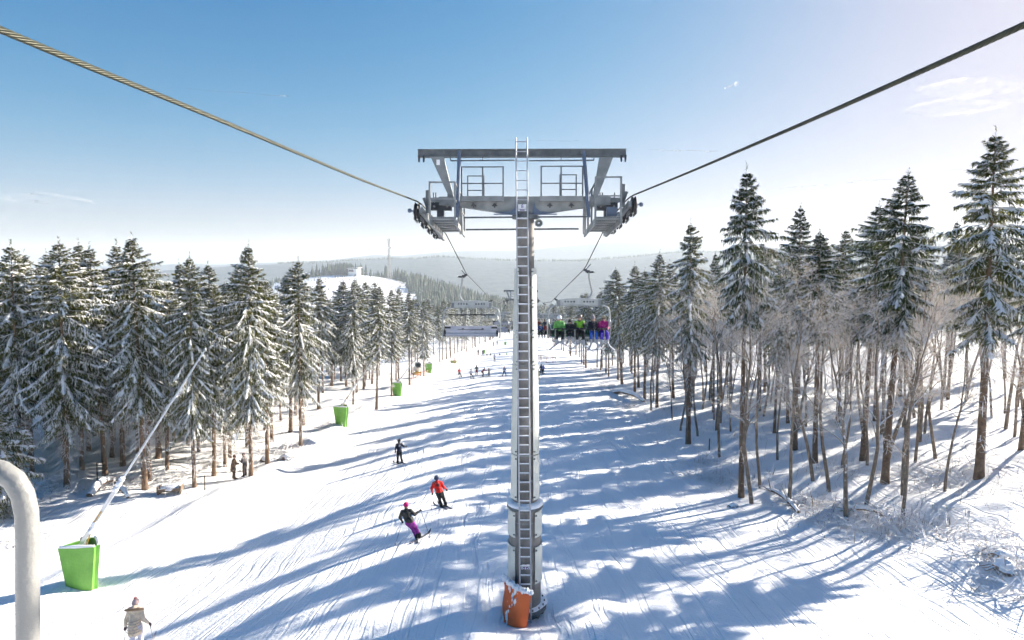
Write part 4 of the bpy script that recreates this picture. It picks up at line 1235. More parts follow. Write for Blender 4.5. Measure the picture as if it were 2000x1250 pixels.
# tube of the viewer's own chair at the lower left
b = MB(); P0 = [ray(px, py) for px, py in ((56, 1500), (55, 1300), (54, 1150), (54, 1050), (52, 1000), (44, 965), (28, 938), (2, 920), (-40, 908), (-160, 900), (-420, 905))]
b.tube([d * (0.78 / d.y) for d in P0], 0.0136, 20)
o = b.build('safety_bar', M['white_tube'], smooth=True)
tag(o, 'bent pale metal tube close by in the lower left corner', 'safety bar')
# ------------------------------------------------------------------ people
_cols = {}
def cloth(rgb, rough=0.7):
    if rgb not in _cols: _cols[rgb] = mat('cloth', rgb, rough, var=0.14, vscale=9, bump=0.25, bscale=14, spec=0.25)
    return _cols[rgb]
BLK = (0.012, 0.013, 0.017)

def capsule(b, a, c, ra, rc, n=10):
    a, c = Vector(a), Vector(c); d = (c - a)
    if d.length < 1e-4: d = Vector((0, 0, 1e-3))
    u = d.normalized(); pts, rs = [], []
    for k in (90, 60, 30): pts.append(a - u * ra * math.sin(R(k))); rs.append(max(0.002, ra * math.cos(R(k))))
    pts.append(a); rs.append(ra); pts.append(c); rs.append(rc)
    for k in (30, 60, 90): pts.append(c + u * rc * math.sin(R(k))); rs.append(max(0.002, rc * math.cos(R(k))))
    b.tube(pts, rs, n)

def body_mesh(caps, mats, voxel, name='body'):
    """caps: (a, c, ra, rc, material index); one continuous skin by voxel remeshing"""
    b = MB()
    for a, c, ra, rc, m in caps: capsule(b, a, c, ra, rc)
    me = b.mesh('tmp_body', M['skin'])
    o = bpy.data.objects.new('tmp_body', me)
    sc2 = bpy.data.scenes.new('tmp'); sc2.collection.objects.link(o)
    md = o.modifiers.new('r', 'REMESH'); md.mode = 'VOXEL'; md.voxel_size = voxel
    sm = o.modifiers.new('s', 'SMOOTH'); sm.factor = 0.5; sm.iterations = 2
    sc2.view_layers[0].update()
    out = bpy.data.meshes.new_from_object(o.evaluated_get(sc2.view_layers[0].depsgraph))
    bpy.data.scenes.remove(sc2); bpy.data.objects.remove(o); bpy.data.meshes.remove(me)
    out.name = name
    n = len(out.polygons); C = np.empty(n * 3); out.polygons.foreach_get('center', C); C = C.reshape(-1, 3)
    best = np.full(n, 1e9); idx = np.zeros(n, int)
    for a, c, ra, rc, m in caps:
        a, c = np.array(a, float), np.array(c, float); d = c - a; L2 = max(d @ d, 1e-8)
        t = np.clip((C - a) @ d / L2, 0, 1)
        dist = np.linalg.norm(C - (a + t[:, None] * d), axis=1) - (ra + (rc - ra) * t)
        w = dist < best - 1e-6; best[w] = dist[w]; idx[w] = m
    out.materials.clear()
    for m in mats: out.materials.append(m)
    out.polygons.foreach_set('material_index', idx.astype(np.int32)); out.polygons.foreach_set('use_smooth', [True] * n)
    out.update()
    return out

def hand(caps, wrist, d, side, m, grip=True):
    """palm and five curled fingers at a wrist; d is the direction the forearm points"""
    w = Vector(wrist); d = Vector(d).normalized()
    x = d.cross(Vector((0, 0, 1)));
    x = Vector((1, 0, 0)) if x.length < 0.1 else x.normalized()
    n = x.cross(d).normalized()
    pc = w + d * 0.075
    caps.append((w, pc, 0.034, 0.040, m))
    for k in range(4):
        o = x * (k - 1.5) * 0.026; L = (0.045, 0.052, 0.050, 0.038)[k]
        p1 = pc + o + d * 0.035; p2 = p1 + d * L * 0.55 - n * L * 0.75; p3 = p2 - d * L * 0.7 - n * L * 0.2
        caps.append((p1, p2, 0.0145, 0.0135, m)); caps.append((p2, p3, 0.0135, 0.012, m))
    t1 = w + d * 0.035 - x * side * 0.04; t2 = t1 + d * 0.045 - x * side * 0.012 - n * 0.03
    caps.append((t1, t2, 0.017, 0.014, m)); caps.append((t2, t2 + d * 0.02 + x * side * 0.03 - n * 0.015, 0.014, 0.012, m))
    return pc + d * 0.02 - n * 0.03

def person(J, jacket, trousers, boots=BLK, gloves=BLK, headc=None, voxel=0.02, fingers=True, coat=0.0, loc=(0, 0, 0), rz=0, sc=1.0, hat=None, hood=False, face=False, hair=None, pack=None, vest=None, fat=1.12):
    """J: joint table facing +y; returns root empty and the two grip points in local space"""
    root = empty('person', loc, rz, sc)
    mats = [cloth(jacket), cloth(trousers), cloth(boots), cloth(gloves), M['skin'], cloth(hair or headc or BLK), cloth(vest or jacket)]
    c = []; f = fat
    g = lambda k: Vector(J[k])
    c.append((g('pelvis'), g('pelvis') + Vector((0, 0, 0.06)), 0.150 * f, 0.155 * f, 1 if not coat else 0))
    c.append((g('waist'), g('chest'), 0.150 * f, 0.165 * f, 6 if vest else 0))
    c.append((g('pelvis') + Vector((0, 0, 0.10)), g('waist'), 0.16 * f, 0.15 * f, 0))
    c.append((g('chest'), g('neck') - Vector((0, 0, 0.05)), 0.155 * f, 0.075, 6 if vest else 0))
    c.append((g('shl') , g('shr'), 0.085 * f, 0.085 * f, 6 if vest else 0))
    c.append((g('neck') - Vector((0, 0, 0.04)), g('head'), 0.062, 0.07, 4))
    c.append((g('head') + Vector((0, -0.012, -0.02)), g('head') + Vector((0, -0.012, 0.035)), 0.092, 0.10, 5 if not face else 4))
    hd = Vector(J.get('look', (0, 1, 0))).normalized()
    c.append((g('head') + hd * 0.05 - Vector((0, 0, 0.06)), g('head') + hd * 0.055, 0.055, 0.062, 4))
    c.append((g('head') + hd * 0.105 - Vector((0, 0, 0.02)), g('head') + hd * 0.12 - Vector((0, 0, 0.035)), 0.012, 0.016, 4))
    c.append((g('neck') - Vector((0, 0, 0.03)), g('neck') + Vector((0, 0, 0.03)), 0.085, 0.075, 0))
    grips = []
    for s, q in ((-1, 'l'), (1, 'r')):
        c.append((g('sh' + q), g('el' + q), 0.078 * f, 0.062 * f, 0)); c.append((g('el' + q), g('wr' + q), 0.060 * f, 0.046, 0))
        d = g('wr' + q) - g('el' + q)
        if fingers: grips.append(hand(c, g('wr' + q) + d.normalized() * 0.03, d, s, 3))
        else:
            p = g('wr' + q) + d.normalized() * 0.09; c.append((g('wr' + q), p, 0.045, 0.05, 3)); grips.append(p)
        hp = g('hip' + q)
        c.append((hp, g('kn' + q), 0.108 * f, 0.078 * f, 1)); c.append((g('kn' + q), g('an' + q), 0.076 * f, 0.070, 1))
        c.append((g('an' + q) + Vector((0, 0, 0.10)), g('an' + q), 0.078, 0.078, 2)); c.append((g('an' + q) - Vector((0, 0, 0.03)), g('to' + q), 0.062, 0.052, 2))
    if coat:
        p = g('pelvis')
        for k in range(6):
            a = k * math.pi / 3
            c.append((p + Vector((0.05 * math.cos(a), 0.05 * math.sin(a), 0.05)), p + Vector((0.13 * math.cos(a), 0.11 * math.sin(a), -coat)), 0.13, 0.10, 0))
    if hood:
        h = g('neck'); c.append((h + Vector((-0.15, -0.10, 0.02)), h + Vector((0.15, -0.10, 0.02)), 0.075, 0.075, 0)); c.append((h + Vector((0, -0.12, -0.10)), h + Vector((0, -0.10, 0.02)), 0.10, 0.13, 0))
    me = body_mesh(c, mats, voxel)
    link('body', me, root)
    H = g('head')
    if hat:
        kind, rgb = hat[0], hat[1]
        b = MB()
        if kind == 'helmet':
            b.lathe([(0.122, -0.03), (0.130, 0.02), (0.126, 0.07), (0.100, 0.125), (0.055, 0.155), (0.0, 0.165)], H + Vector((0, -0.012, 0)), 18); b.lathe([(0.122, -0.03), (0.105, -0.03), (0.108, 0.02)], H + Vector((0, -0.012, 0)), 18)
            b.build('helmet', cloth(rgb, 0.3), root, smooth=True)
        else:
            b.lathe([(0.108, 0.0), (0.118, 0.01), (0.118, 0.045), (0.112, 0.05), (0.112, 0.09), (0.085, 0.14), (0.04, 0.17), (0.0, 0.178)], H + Vector((0, -0.012, 0)), 16)
            hh = b.build('hat', cloth(rgb), root, smooth=True)
            if kind == 'bobble':
                b = MB(); b.blob(H + Vector((0, -0.02, 0.205)), (0.055, 0.055, 0.05), 2, amp=0.15); b.build('bobble', cloth(hat[2] if len(hat) > 2 else rgb), hh, smooth=True)
    if face:
        b = MB(); x = hd.cross(Vector((0, 0, 1))).normalized()
        for s in (-1, 1): b.blob(H + hd * 0.098 + x * s * 0.034 + Vector((0, 0, 0.012)), (0.012, 0.012, 0.007), 1, amp=0)
        b.build('eyes', cloth(BLK), root)
        b = MB(); b.blob(H + hd * 0.103 - Vector((0, 0, 0.068)), (0.024, 0.012, 0.006), 1, amp=0); b.build('mouth', cloth((0.35, 0.10, 0.09)), root)
    if J.get('goggles'):
        b = MB(); b.lathe([(0.098, -0.035), (0.118, -0.03), (0.118, 0.03), (0.098, 0.035)], H + Vector((0, -0.005, 0.02)), 14, a0=math.atan2(hd.y, hd.x) - 1.1, a1=math.atan2(hd.y, hd.x) + 1.1)
        b.build('goggles', cloth((0.05, 0.03, 0.02), 0.15), root, smooth=True)
    if pack:
        b = MB(); p = g('chest'); b.box(p + Vector((0, -0.185, 0.05)), (0.12, 0.04, 0.14)); b.build('back_logo', cloth(pack), root)
    return root, grips

_ski = {}
def ski(loc, rz, rgb, label, pitch=0.0, roll=0.0, L=1.62, group=None):
    key = (rgb, L)
    if key not in _ski:
        b = MB(); n = 16; vs = []
        for i in range(n + 1):
            t = i / n; y = -0.45 * L + t * L
            w = 0.042 + 0.012 * abs(2 * t - 0.95) ** 2 if t < 0.93 else 0.05 * math.sqrt(max(0.02, (1 - t) / 0.07))
            z = 0.16 * max(0, (t - 0.86) / 0.14) ** 2 + 0.02 * max(0, (0.06 - t) / 0.06)
            for dz in (0.0, 0.016):
                vs += [(-w, y, z + dz), (w, y, z + dz)]
        fs = []
        for i in range(n):
            a = i * 4; c = a + 4
            fs += [(a, c, c + 1, a + 1), (a + 2, a + 3, c + 3, c + 2), (a, a + 2, c + 2, c), (a + 1, c + 1, c + 3, a + 3)]
        fs += [(0, 1, 3, 2), (n * 4, n * 4 + 2, n * 4 + 3, n * 4 + 1)]
        b.add(vs, fs)
        b.box((0, 0.12, 0.035), (0.07, 0.09, 0.045)); b.box((0, -0.16, 0.04), (0.07, 0.11, 0.05))
        _ski[key] = b.mesh('ski', cloth(rgb, 0.35))
    o = link('ski', _ski[key]); o.location = loc; o.rotation_euler = (pitch, roll, rz)
    return tag(o, label, 'ski', group)

_polem = {}
def pole(a, c, label, rgb=(0.10, 0.11, 0.13), group=None):
    a, c = Vector(a), Vector(c)
    L = round((c - a).length, 2)
    b = MB(); b.tube([(0, 0, 0.06), (0, 0, -L)], [0.009, 0.006], 6); b.tube([(0, 0, 0.09), (0, 0, -0.05)], 0.016, 7, m=1); b.lathe([(0.0, 0), (0.045, -0.005), (0.045, 0.005), (0, 0.01)], (0, 0, -L + 0.06), 10, m=1)
    o = b.build('ski_pole', [cloth(rgb, 0.4), cloth(BLK)])
    o.location = a; o.rotation_euler = (a - c).to_track_quat('Z', 'Y').to_euler()
    return tag(o, label, 'ski pole', group)

def stand(**kw):
    J = dict(pelvis=(0, -0.04, 0.93), waist=(0, -0.01, 1.10), chest=(0, 0.03, 1.30), neck=(0, 0.06, 1.49), head=(0, 0.08, 1.63),
             shl=(-0.17, 0.03, 1.40), shr=(0.17, 0.03, 1.40), ell=(-0.28, 0.0, 1.14), elr=(0.28, 0.0, 1.14), wrl=(-0.30, 0.20, 1.00), wrr=(0.30, 0.20, 1.00),
             hipl=(-0.095, -0.04, 0.90), hipr=(0.095, -0.04, 0.90), knl=(-0.12, 0.07, 0.50), knr=(0.12, 0.07, 0.50),
             anl=(-0.13, -0.03, 0.12), anr=(0.13, -0.03, 0.12), tol=(-0.14, 0.16, 0.06), tor=(0.14, 0.16, 0.06))
    J.update(kw); return J

W3 = lambda root, p: root.matrix_basis @ Vector(p)
def skier(px, py, J, who, jacket, trousers, rz, skis=(0.05, 0.05, 0.06), height=1.75, poles=True, group=None, **kw):
    p = at(px, py)
    root, grips = person(J, jacket, trousers, loc=(p.x, p.y, p.z + 0.02), rz=rz, sc=height / 1.76, **kw)
    root['label'] = who; root['category'] = 'person'
    if group: root['group'] = group
    nm = kw.get('nm')
    return root, grips

def outfit(root, grips, J, rgb, short, ski_yaw=(0, 0), tips=None, poles=True, polecol=(0.10, 0.11, 0.13), slopez=True):
    rz = root.rotation_euler.z
    for q, yaw, side in (('l', ski_yaw[0], 'left'), ('r', ski_yaw[1], 'right')):
        f = W3(root, (J['an' + q][0], J['an' + q][1] + 0.05, 0)); f.z = max(G(f.x, f.y), root.location.z + J['an' + q][2] - 0.12 - 0.02) + 0.012
        a = rz + yaw; fx, fy = -math.sin(a), math.cos(a)
        pit = math.atan2(G(f.x + fx * 0.5, f.y + fy * 0.5) - G(f.x - fx * 0.5, f.y - fy * 0.5), 1.0)
        ski(f, a, rgb, f'{side} ski of the {short}', pitch=pit, group='skis worn on the piste')
    if poles:
        for i, side in enumerate(('left', 'right')):
            a = W3(root, grips[i]); t = tips[i] if tips else (-0.55 if i == 0 else 0.55, -0.25, 0)
            c = W3(root, t); c.z = G(c.x, c.y) - 0.02
            pole(a, c, f'{side} pole held by the {short}', polecol, 'ski poles on the piste')

# four nearer skiers, seen from behind
J = stand(knl=(-0.11, 0.02, 0.50), knr=(0.13, 0.05, 0.50), anl=(-0.13, -0.02, 0.12), anr=(0.20, -0.02, 0.12), tol=(-0.16, 0.15, 0.06), tor=(0.17, 0.15, 0.06), ell=(-0.27, -0.02, 1.12), wrl=(-0.27, 0.10, 0.93), elr=(0.36, 0.05, 1.20), wrr=(0.50, 0.18, 1.16))
r, gp = skier(780, 906, J, 'skier in dark navy suit standing alone in the middle of the piste', (0.012, 0.016, 0.035), (0.010, 0.012, 0.02), R(20), hat=('hat', BLK), voxel=0.017, pack=(0.35, 0.36, 0.40))
outfit(r, gp, J, (0.03, 0.03, 0.04), 'skier in the dark navy suit', (R(14), R(14)), [(-0.45, -0.35, 0), (0.82, 0.0, 0)])
J = stand(pelvis=(0.0, -0.12, 0.84), waist=(-0.03, -0.06, 1.0), chest=(-0.06, 0.0, 1.20), neck=(-0.08, 0.05, 1.38), head=(-0.10, 0.07, 1.52), shl=(-0.24, 0.0, 1.29), shr=(0.11, 0.0, 1.29), ell=(-0.36, 0.0, 1.04), wrl=(-0.33, 0.10, 0.80), elr=(0.24, -0.02, 1.08), wrr=(0.38, 0.12, 0.90),
          hipl=(-0.06, -0.11, 0.82), hipr=(0.12, -0.11, 0.82), knl=(0.03, 0.12, 0.48), knr=(0.24, 0.12, 0.48), anl=(0.12, -0.02, 0.12), anr=(0.36, 0.0, 0.12), tol=(0.10, 0.17, 0.06), tor=(0.34, 0.19, 0.06))
r, gp = skier(857, 992, J, 'skier in bright red jacket with dark trousers and dark helmet', (0.62, 0.018, 0.012), (0.012, 0.012, 0.014), R(14), hat=('helmet', (0.05, 0.06, 0.11)), voxel=0.017, pack=(0.02, 0.02, 0.03), fat=1.24)
outfit(r, gp, J, (0.04, 0.04, 0.05), 'skier in the bright red jacket', (R(22), R(22)), [(-0.40, -0.25, 0), (0.30, 0.05, 0)])
J = stand(pelvis=(0.02, -0.10, 0.86), waist=(-0.06, -0.04, 1.02), chest=(-0.13, 0.02, 1.22), neck=(-0.15, 0.06, 1.41), head=(-0.15, 0.08, 1.55), shl=(-0.31, 0.02, 1.30), shr=(0.04, 0.02, 1.33), ell=(-0.42, 0.0, 1.06), wrl=(-0.36, 0.14, 0.86), elr=(0.24, 0.0, 1.17), wrr=(0.40, 0.12, 1.24),
          hipl=(-0.06, -0.09, 0.84), hipr=(0.12, -0.09, 0.84), knl=(0.13, 0.10, 0.50), knr=(0.27, 0.10, 0.52), anl=(0.32, -0.02, 0.12), anr=(0.44, 0.02, 0.15), tol=(0.33, 0.17, 0.06), tor=(0.46, 0.20, 0.09))
r, gp = skier(800, 1057, J, 'skier in charcoal jacket, purple trousers and pink hat leaning into a turn', (0.035, 0.035, 0.033), (0.20, 0.02, 0.22), R(6), hat=('hat', (0.62, 0.02, 0.16)), voxel=0.017, hair=(0.35, 0.20, 0.13), fat=1.22, height=1.68)
outfit(r, gp, J, (0.08, 0.08, 0.09), 'skier in purple trousers', (R(6), R(-30)), [(-0.62, -0.30, 0), (0.92, 0.05, 0)])
J = stand(pelvis=(0, -0.05, 0.93), ell=(-0.27, -0.03, 1.13), wrl=(-0.33, 0.03, 0.90), elr=(0.27, -0.03, 1.13), wrr=(0.40, 0.03, 0.95), knl=(-0.12, 0.05, 0.5), knr=(0.14, 0.05, 0.5), anl=(-0.15, -0.03, 0.12), anr=(0.18, -0.03, 0.12))
r, gp = skier(266, 1272, J, 'skier in quilted cream coat and pink bobble hat at the bottom left', (0.76, 0.60, 0.44), (0.70, 0.66, 0.74), R(8), hat=('bobble', (0.62, 0.45, 0.42), (0.66, 0.30, 0.26)), voxel=0.017, coat=0.24, fat=1.24, hood=True, hair=(0.4, 0.25, 0.15), gloves=(0.05, 0.02, 0.03))
outfit(r, gp, J, (0.4, 0.4, 0.45), 'skier in the cream coat', (R(4), R(-4)), [(-0.35, -0.2, 0), (0.60, 0.0, 0)])
# cream coat seams
for k in range(5):
    b = MB(); b.lathe([(0.222 + 0.012 * (k < 2), -0.008), (0.232 + 0.012 * (k < 2), 0.0), (0.222 + 0.012 * (k < 2), 0.008)], (0, -0.045, 0.78 + 0.10 * k), 20); b.build('coat_seam', cloth((0.33, 0.25, 0.21)), r, smooth=True)

b = MB(); b.tube([(-0.30, -0.02, 1.47), (-0.20, -0.16, 1.55), (0.0, -0.21, 1.575), (0.20, -0.16, 1.55), (0.30, -0.02, 1.47)], [0.03, 0.042, 0.045, 0.042, 0.03], 8); b.build('fur_trim', cloth((0.36, 0.22, 0.12)), r, smooth=True)
# two walkers at the forest edge
J = stand(knl=(-0.08, 0.0, 0.5), knr=(0.08, 0.03, 0.5), anl=(-0.09, -0.04, 0.1), anr=(0.10, 0.04, 0.1), tol=(-0.09, 0.15, 0.05), tor=(0.11, 0.22, 0.05), ell=(-0.26, 0.03, 1.15), wrl=(-0.14, 0.22, 1.12), elr=(0.26, 0.03, 1.15), wrr=(0.12, 0.24, 1.12))
p = at(457, 937)
r, _ = person(J, (0.20, 0.13, 0.09), (0.14, 0.09, 0.07), boots=(0.10, 0.06, 0.04), loc=(p.x, p.y, p.z), rz=R(-60), voxel=0.02, coat=0.22, hat=('hat', (0.14, 0.08, 0.06)), face=True, sc=1.0)
tag(r, 'walker in brown coat standing under the spruces, left of the pair', 'person', 'walkers at the forest edge')
p = at(478, 931)
J = stand(knl=(-0.10, 0.0, 0.5), knr=(0.12, 0.03, 0.5), anl=(-0.12, -0.04, 0.1), anr=(0.15, 0.02, 0.1), tol=(-0.12, 0.15, 0.05), tor=(0.16, 0.2, 0.05), ell=(-0.25, 0.02, 1.15), wrl=(-0.18, 0.20, 1.20), elr=(0.25, 0.02, 1.15), wrr=(0.16, 0.2, 1.2))
r, _ = person(J, (0.05, 0.045, 0.05), (0.05, 0.04, 0.045), loc=(p.x, p.y, p.z), rz=R(75), voxel=0.02, hat=('hat', (0.16, 0.10, 0.09)), face=True, vest=(0.22, 0.20, 0.20), sc=0.97)
tag(r, 'walker in dark checked jacket beside a spruce trunk, right of the pair', 'person', 'walkers at the forest edge')

# skiers further down
GF = 'small skiers far down the piste'
Jn = stand(); Jw = stand(anl=(-0.30, -0.03, 0.12), anr=(0.30, -0.03, 0.12), knl=(-0.20, 0.06, 0.5), knr=(0.20, 0.06, 0.5), tol=(-0.24, 0.15, 0.06), tor=(0.24, 0.15, 0.06))
Ja = stand(ell=(-0.40, 0.05, 1.30), wrl=(-0.58, 0.12, 1.45), elr=(0.40, 0.05, 1.28), wrr=(0.58, 0.12, 1.25))
Jb = stand(pelvis=(0, -0.15, 0.88), chest=(0, 0.18, 1.22), neck=(0, 0.32, 1.36), head=(0, 0.40, 1.46), shl=(-0.17, 0.22, 1.30), shr=(0.17, 0.22, 1.30), waist=(0, 0.0, 1.04), ell=(-0.24, 0.42, 1.10), elr=(0.24, 0.42, 1.10), wrl=(-0.2, 0.66, 1.0), wrr=(0.2, 0.66, 1.0))
Jl = stand(pelvis=(0, -0.05, .9), anl=(-0.02, -0.03, 0.12), anr=(0.42, -0.03, 0.12), knl=(-0.05, 0.06, .5), knr=(0.26, 0.06, .5), tol=(-0.02, 0.15, .06), tor=(0.42, 0.15, .06))
far_list = [
    (897, 737, Jl, (0.62, 0.05, 0.05), (0.02, 0.02, 0.03), 20, ('hat', (0.55, 0.12, 0.1)), 1.70, 'far skier in red vest, leftmost of the group on the piste'),
    (920, 740, Jl, (0.55, 0.56, 0.62), (0.03, 0.03, 0.05), -10, ('hat', (0.10, 0.09, 0.10)), 1.70, 'far skier in white jacket, second from left of the group'),
    (931, 733, Jn, (0.16, 0.17, 0.16), (0.25, 0.02, 0.03), 10, ('hat', (0.2, 0.12, 0.1)), 1.85, 'far skier in grey jacket and dark red trousers'),
    (943, 736, Jb, (0.28, 0.02, 0.04), (0.02, 0.02, 0.03), -60, ('helmet', (0.35, 0.38, 0.42)), 1.75, 'far skier in crimson jacket bending towards a child'),
    (955, 735, Ja, (0.03, 0.02, 0.035), (0.03, 0.03, 0.04), 160, ('hat', (0.05, 0.03, 0.05)), 1.45, 'far child in dark suit with both arms raised'),
    (985, 735, Jw, (0.16, 0.22, 0.38), (0.06, 0.08, 0.14), 5, ('hat', (0.30, 0.05, 0.06)), 1.70, 'far skier in blue jacket in a wide snowplough, left of the tower'),
    (966, 706, Jn, (0.60, 0.55, 0.66), (0.03, 0.03, 0.05), 0, ('hat', (0.1, 0.08, 0.1)), 1.72, 'small skier in pale pink jacket alone above the group'),
    (943, 696, Jw, (0.03, 0.03, 0.04), (0.02, 0.05, 0.16), 0, ('hat', BLK), 1.80, 'small skier in dark top and blue trousers by the green pad'),
    (934, 694, Jn, (0.03, 0.03, 0.04), (0.03, 0.03, 0.04), 0, ('hat', BLK), 1.80, 'small dark figure at the end of the red net'),
    (1057, 730, Jn, (0.02, 0.02, 0.05), (0.02, 0.02, 0.03), 5, ('hat', BLK), 1.75, 'far skier in black, left of the pair right of the tower'),
    (1061, 731, Jn, (0.06, 0.11, 0.36), (0.02, 0.02, 0.04), -5, ('hat', (0.05, 0.08, 0.2)), 1.70, 'far skier in blue jacket, right of the pair right of the tower'),
    (1051, 742, Ja, (0.03, 0.05, 0.06), (0.03, 0.03, 0.05), 0, ('hat', (0.04, 0.10, 0.12)), 1.70, 'far skier in dark suit half hidden behind the tower'),
    (964, 676, Jn, (0.25, 0.28, 0.12), (0.1, 0.1, 0.1), 0, ('hat', BLK), 1.75, 'tiny skier in olive near the far end of the piste'),
    (971, 674, Jn, (0.10, 0.14, 0.24), (0.05, 0.06, 0.1), 0, ('hat', BLK), 1.75, 'tiny skier in blue near the far end of the piste'),
    (1046, 695, Jn, (0.02, 0.02, 0.03), (0.02, 0.02, 0.03), 0, ('hat', BLK), 1.8, 'small black clad skier just right of the tower, above the pair'),
]
for px, py, J, jc, tc_, a, ht, hh, lab in far_list:
    r, gp = skier(px, py, J, lab, jc, tc_, R(a), hat=ht, voxel=0.032, fingers=False, height=hh, group=GF)
    sh = lab.split(',')[0]
    if py > 720: outfit(r, gp, J, (0.04, 0.04, 0.05), sh, (R(5), R(-5)), poles='child' not in lab)

# sitters on the chairs
def sitJ(**kw):
    J = dict(pelvis=(0, 0, 0.12), waist=(0, -0.03, 0.28), chest=(0, -0.01, 0.47), neck=(0, 0.03, 0.66), head=(0, 0.05, 0.80), shl=(-0.17, 0, 0.57), shr=(0.17, 0, 0.57), ell=(-0.25, 0.10, 0.33), elr=(0.25, 0.10, 0.33), wrl=(-0.16, 0.34, 0.32), wrr=(0.16, 0.34, 0.32),
             hipl=(-0.10, 0.02, 0.10), hipr=(0.10, 0.02, 0.10), knl=(-0.14, 0.44, 0.08), knr=(0.14, 0.44, 0.08), anl=(-0.15, 0.46, -0.36), anr=(0.15, 0.46, -0.36), tol=(-0.17, 0.63, -0.43), tor=(0.17, 0.63, -0.43))
    J.update(kw); return J
seatz = -3.38 + 0.04
riders = [  # offset along the bench as seen (left to right), colours
    (-1.02, (0.15, 0.40, 0.10), (0.015, 0.015, 0.018), ('helmet', (0.70, 0.72, 0.75)), None, 1.0, 'chair rider in pale green jacket and white helmet, leftmost on the bench', False, None),
    (-0.48, (0.02, 0.02, 0.025), (0.02, 0.02, 0.03), ('helmet', BLK), None, 0.78, 'small child in black between the two green riders on the chair', True, None),
    (0.02, (0.03, 0.03, 0.03), (0.012, 0.012, 0.014), ('helmet', (0.16, 0.13, 0.12)), (0.17, 0.42, 0.03), 1.05, 'chair rider in lime vest with black sleeves, third on the bench', False, None),
    (0.72, (0.015, 0.015, 0.025), (0.03, 0.10, 0.45), ('bobble', (0.25, 0.23, 0.26), (0.5, 0.45, 0.5)), None, 0.97, 'chair rider in black jacket and blue trousers, fourth on the bench', False, (0.2, 0.1, 0.06)),
    (1.26, (0.36, 0.015, 0.15), (0.08, 0.04, 0.45), ('hat', (0.45, 0.38, 0.25)), None, 1.0, 'chair rider in magenta jacket and violet trousers, rightmost on the bench', True, None),
]
def seat_riders(chair, lst, vox, fing, skis=True):
    for dx, jc, tc_, ht, vest, k, lab, gog, hr in lst:
        J = sitJ(goggles=gog)
        if k < 0.9: J.update(anl=(-0.12, 0.44, -0.22), anr=(0.12, 0.44, -0.22), tol=(-0.13, 0.58, -0.28), tor=(0.13, 0.58, -0.28))
        loc = Vector(chair.location) + Vector((-0.28 + dx, -0.02, seatz))
        r, _ = person(J, jc, tc_, boots=(0.45, 0.45, 0.47), loc=loc, rz=math.pi, voxel=vox, fingers=fing, hat=ht, face=not gog, vest=vest, hair=hr, sc=k)
        tag(r, lab, 'person', 'riders on the chairlift')
        if skis:
            rg = random.Random(int(dx * 100)); short = lab.split(',')[0]
            short = short.replace(' between the two green riders on the chair', '')
            for q, s, nm in (('l', -1, 'left'), ('r', 1, 'right')):
                f = W3(r, (J['an' + q][0], J['an' + q][1] + 0.06, J['an' + q][2] - 0.115))
                yaw = math.pi + {0: (0.9, -0.75), 1: (0.2, -0.2), 2: (0.75, -0.9), 3: (0.3, -0.35), 4: (0.5, -0.7)}[lst.index((dx, jc, tc_, ht, vest, k, lab, gog, hr)) % 5][0 if s < 0 else 1]
                ski(f, yaw, (0.55, 0.55, 0.58) if s < 0 else (0.40, 0.40, 0.42), f'{nm} ski of the {short}', pitch=R(-14 - 10 * rg.random()), L=1.55 * min(1, k), group='skis hanging from the chair')
seat_riders(chairs_r[0], riders, 0.019, True)
row2 = [(-1.1, (0.02, 0.05, 0.18), BLK, ('hat', BLK), None, 1.0, 'rider in navy on the second chair, leftmost', False, None),
        (-0.55, (0.25, 0.03, 0.03), BLK, ('hat', BLK), None, 1.0, 'rider in dark red on the second chair', False, None),
        (0.0, (0.03, 0.03, 0.04), BLK, ('helmet', (0.3, 0.3, 0.32)), None, 1.0, 'rider in black with grey helmet on the second chair', False, None),
        (0.55, (0.05, 0.05, 0.06), BLK, ('hat', (0.3, 0.2, 0.1)), None, 1.0, 'rider in charcoal with brown hat on the second chair', False, None)]
seat_riders(chairs_r[1], row2, 0.03, False, False)
row3 = [(-0.9, (0.02, 0.03, 0.10), BLK, ('hat', BLK), None, 1.0, 'tiny rider in navy on the farthest chair', False, None),
        (-0.3, (0.20, 0.03, 0.03), BLK, ('hat', (0.3, 0.05, 0.05)), None, 1.0, 'tiny rider in red on the farthest chair', False, None),
        (0.5, (0.03, 0.03, 0.04), BLK, ('hat', BLK), None, 1.0, 'tiny rider in black on the farthest chair', False, None)]
seat_riders(chairs_r[2], row3, 0.035, False, False)
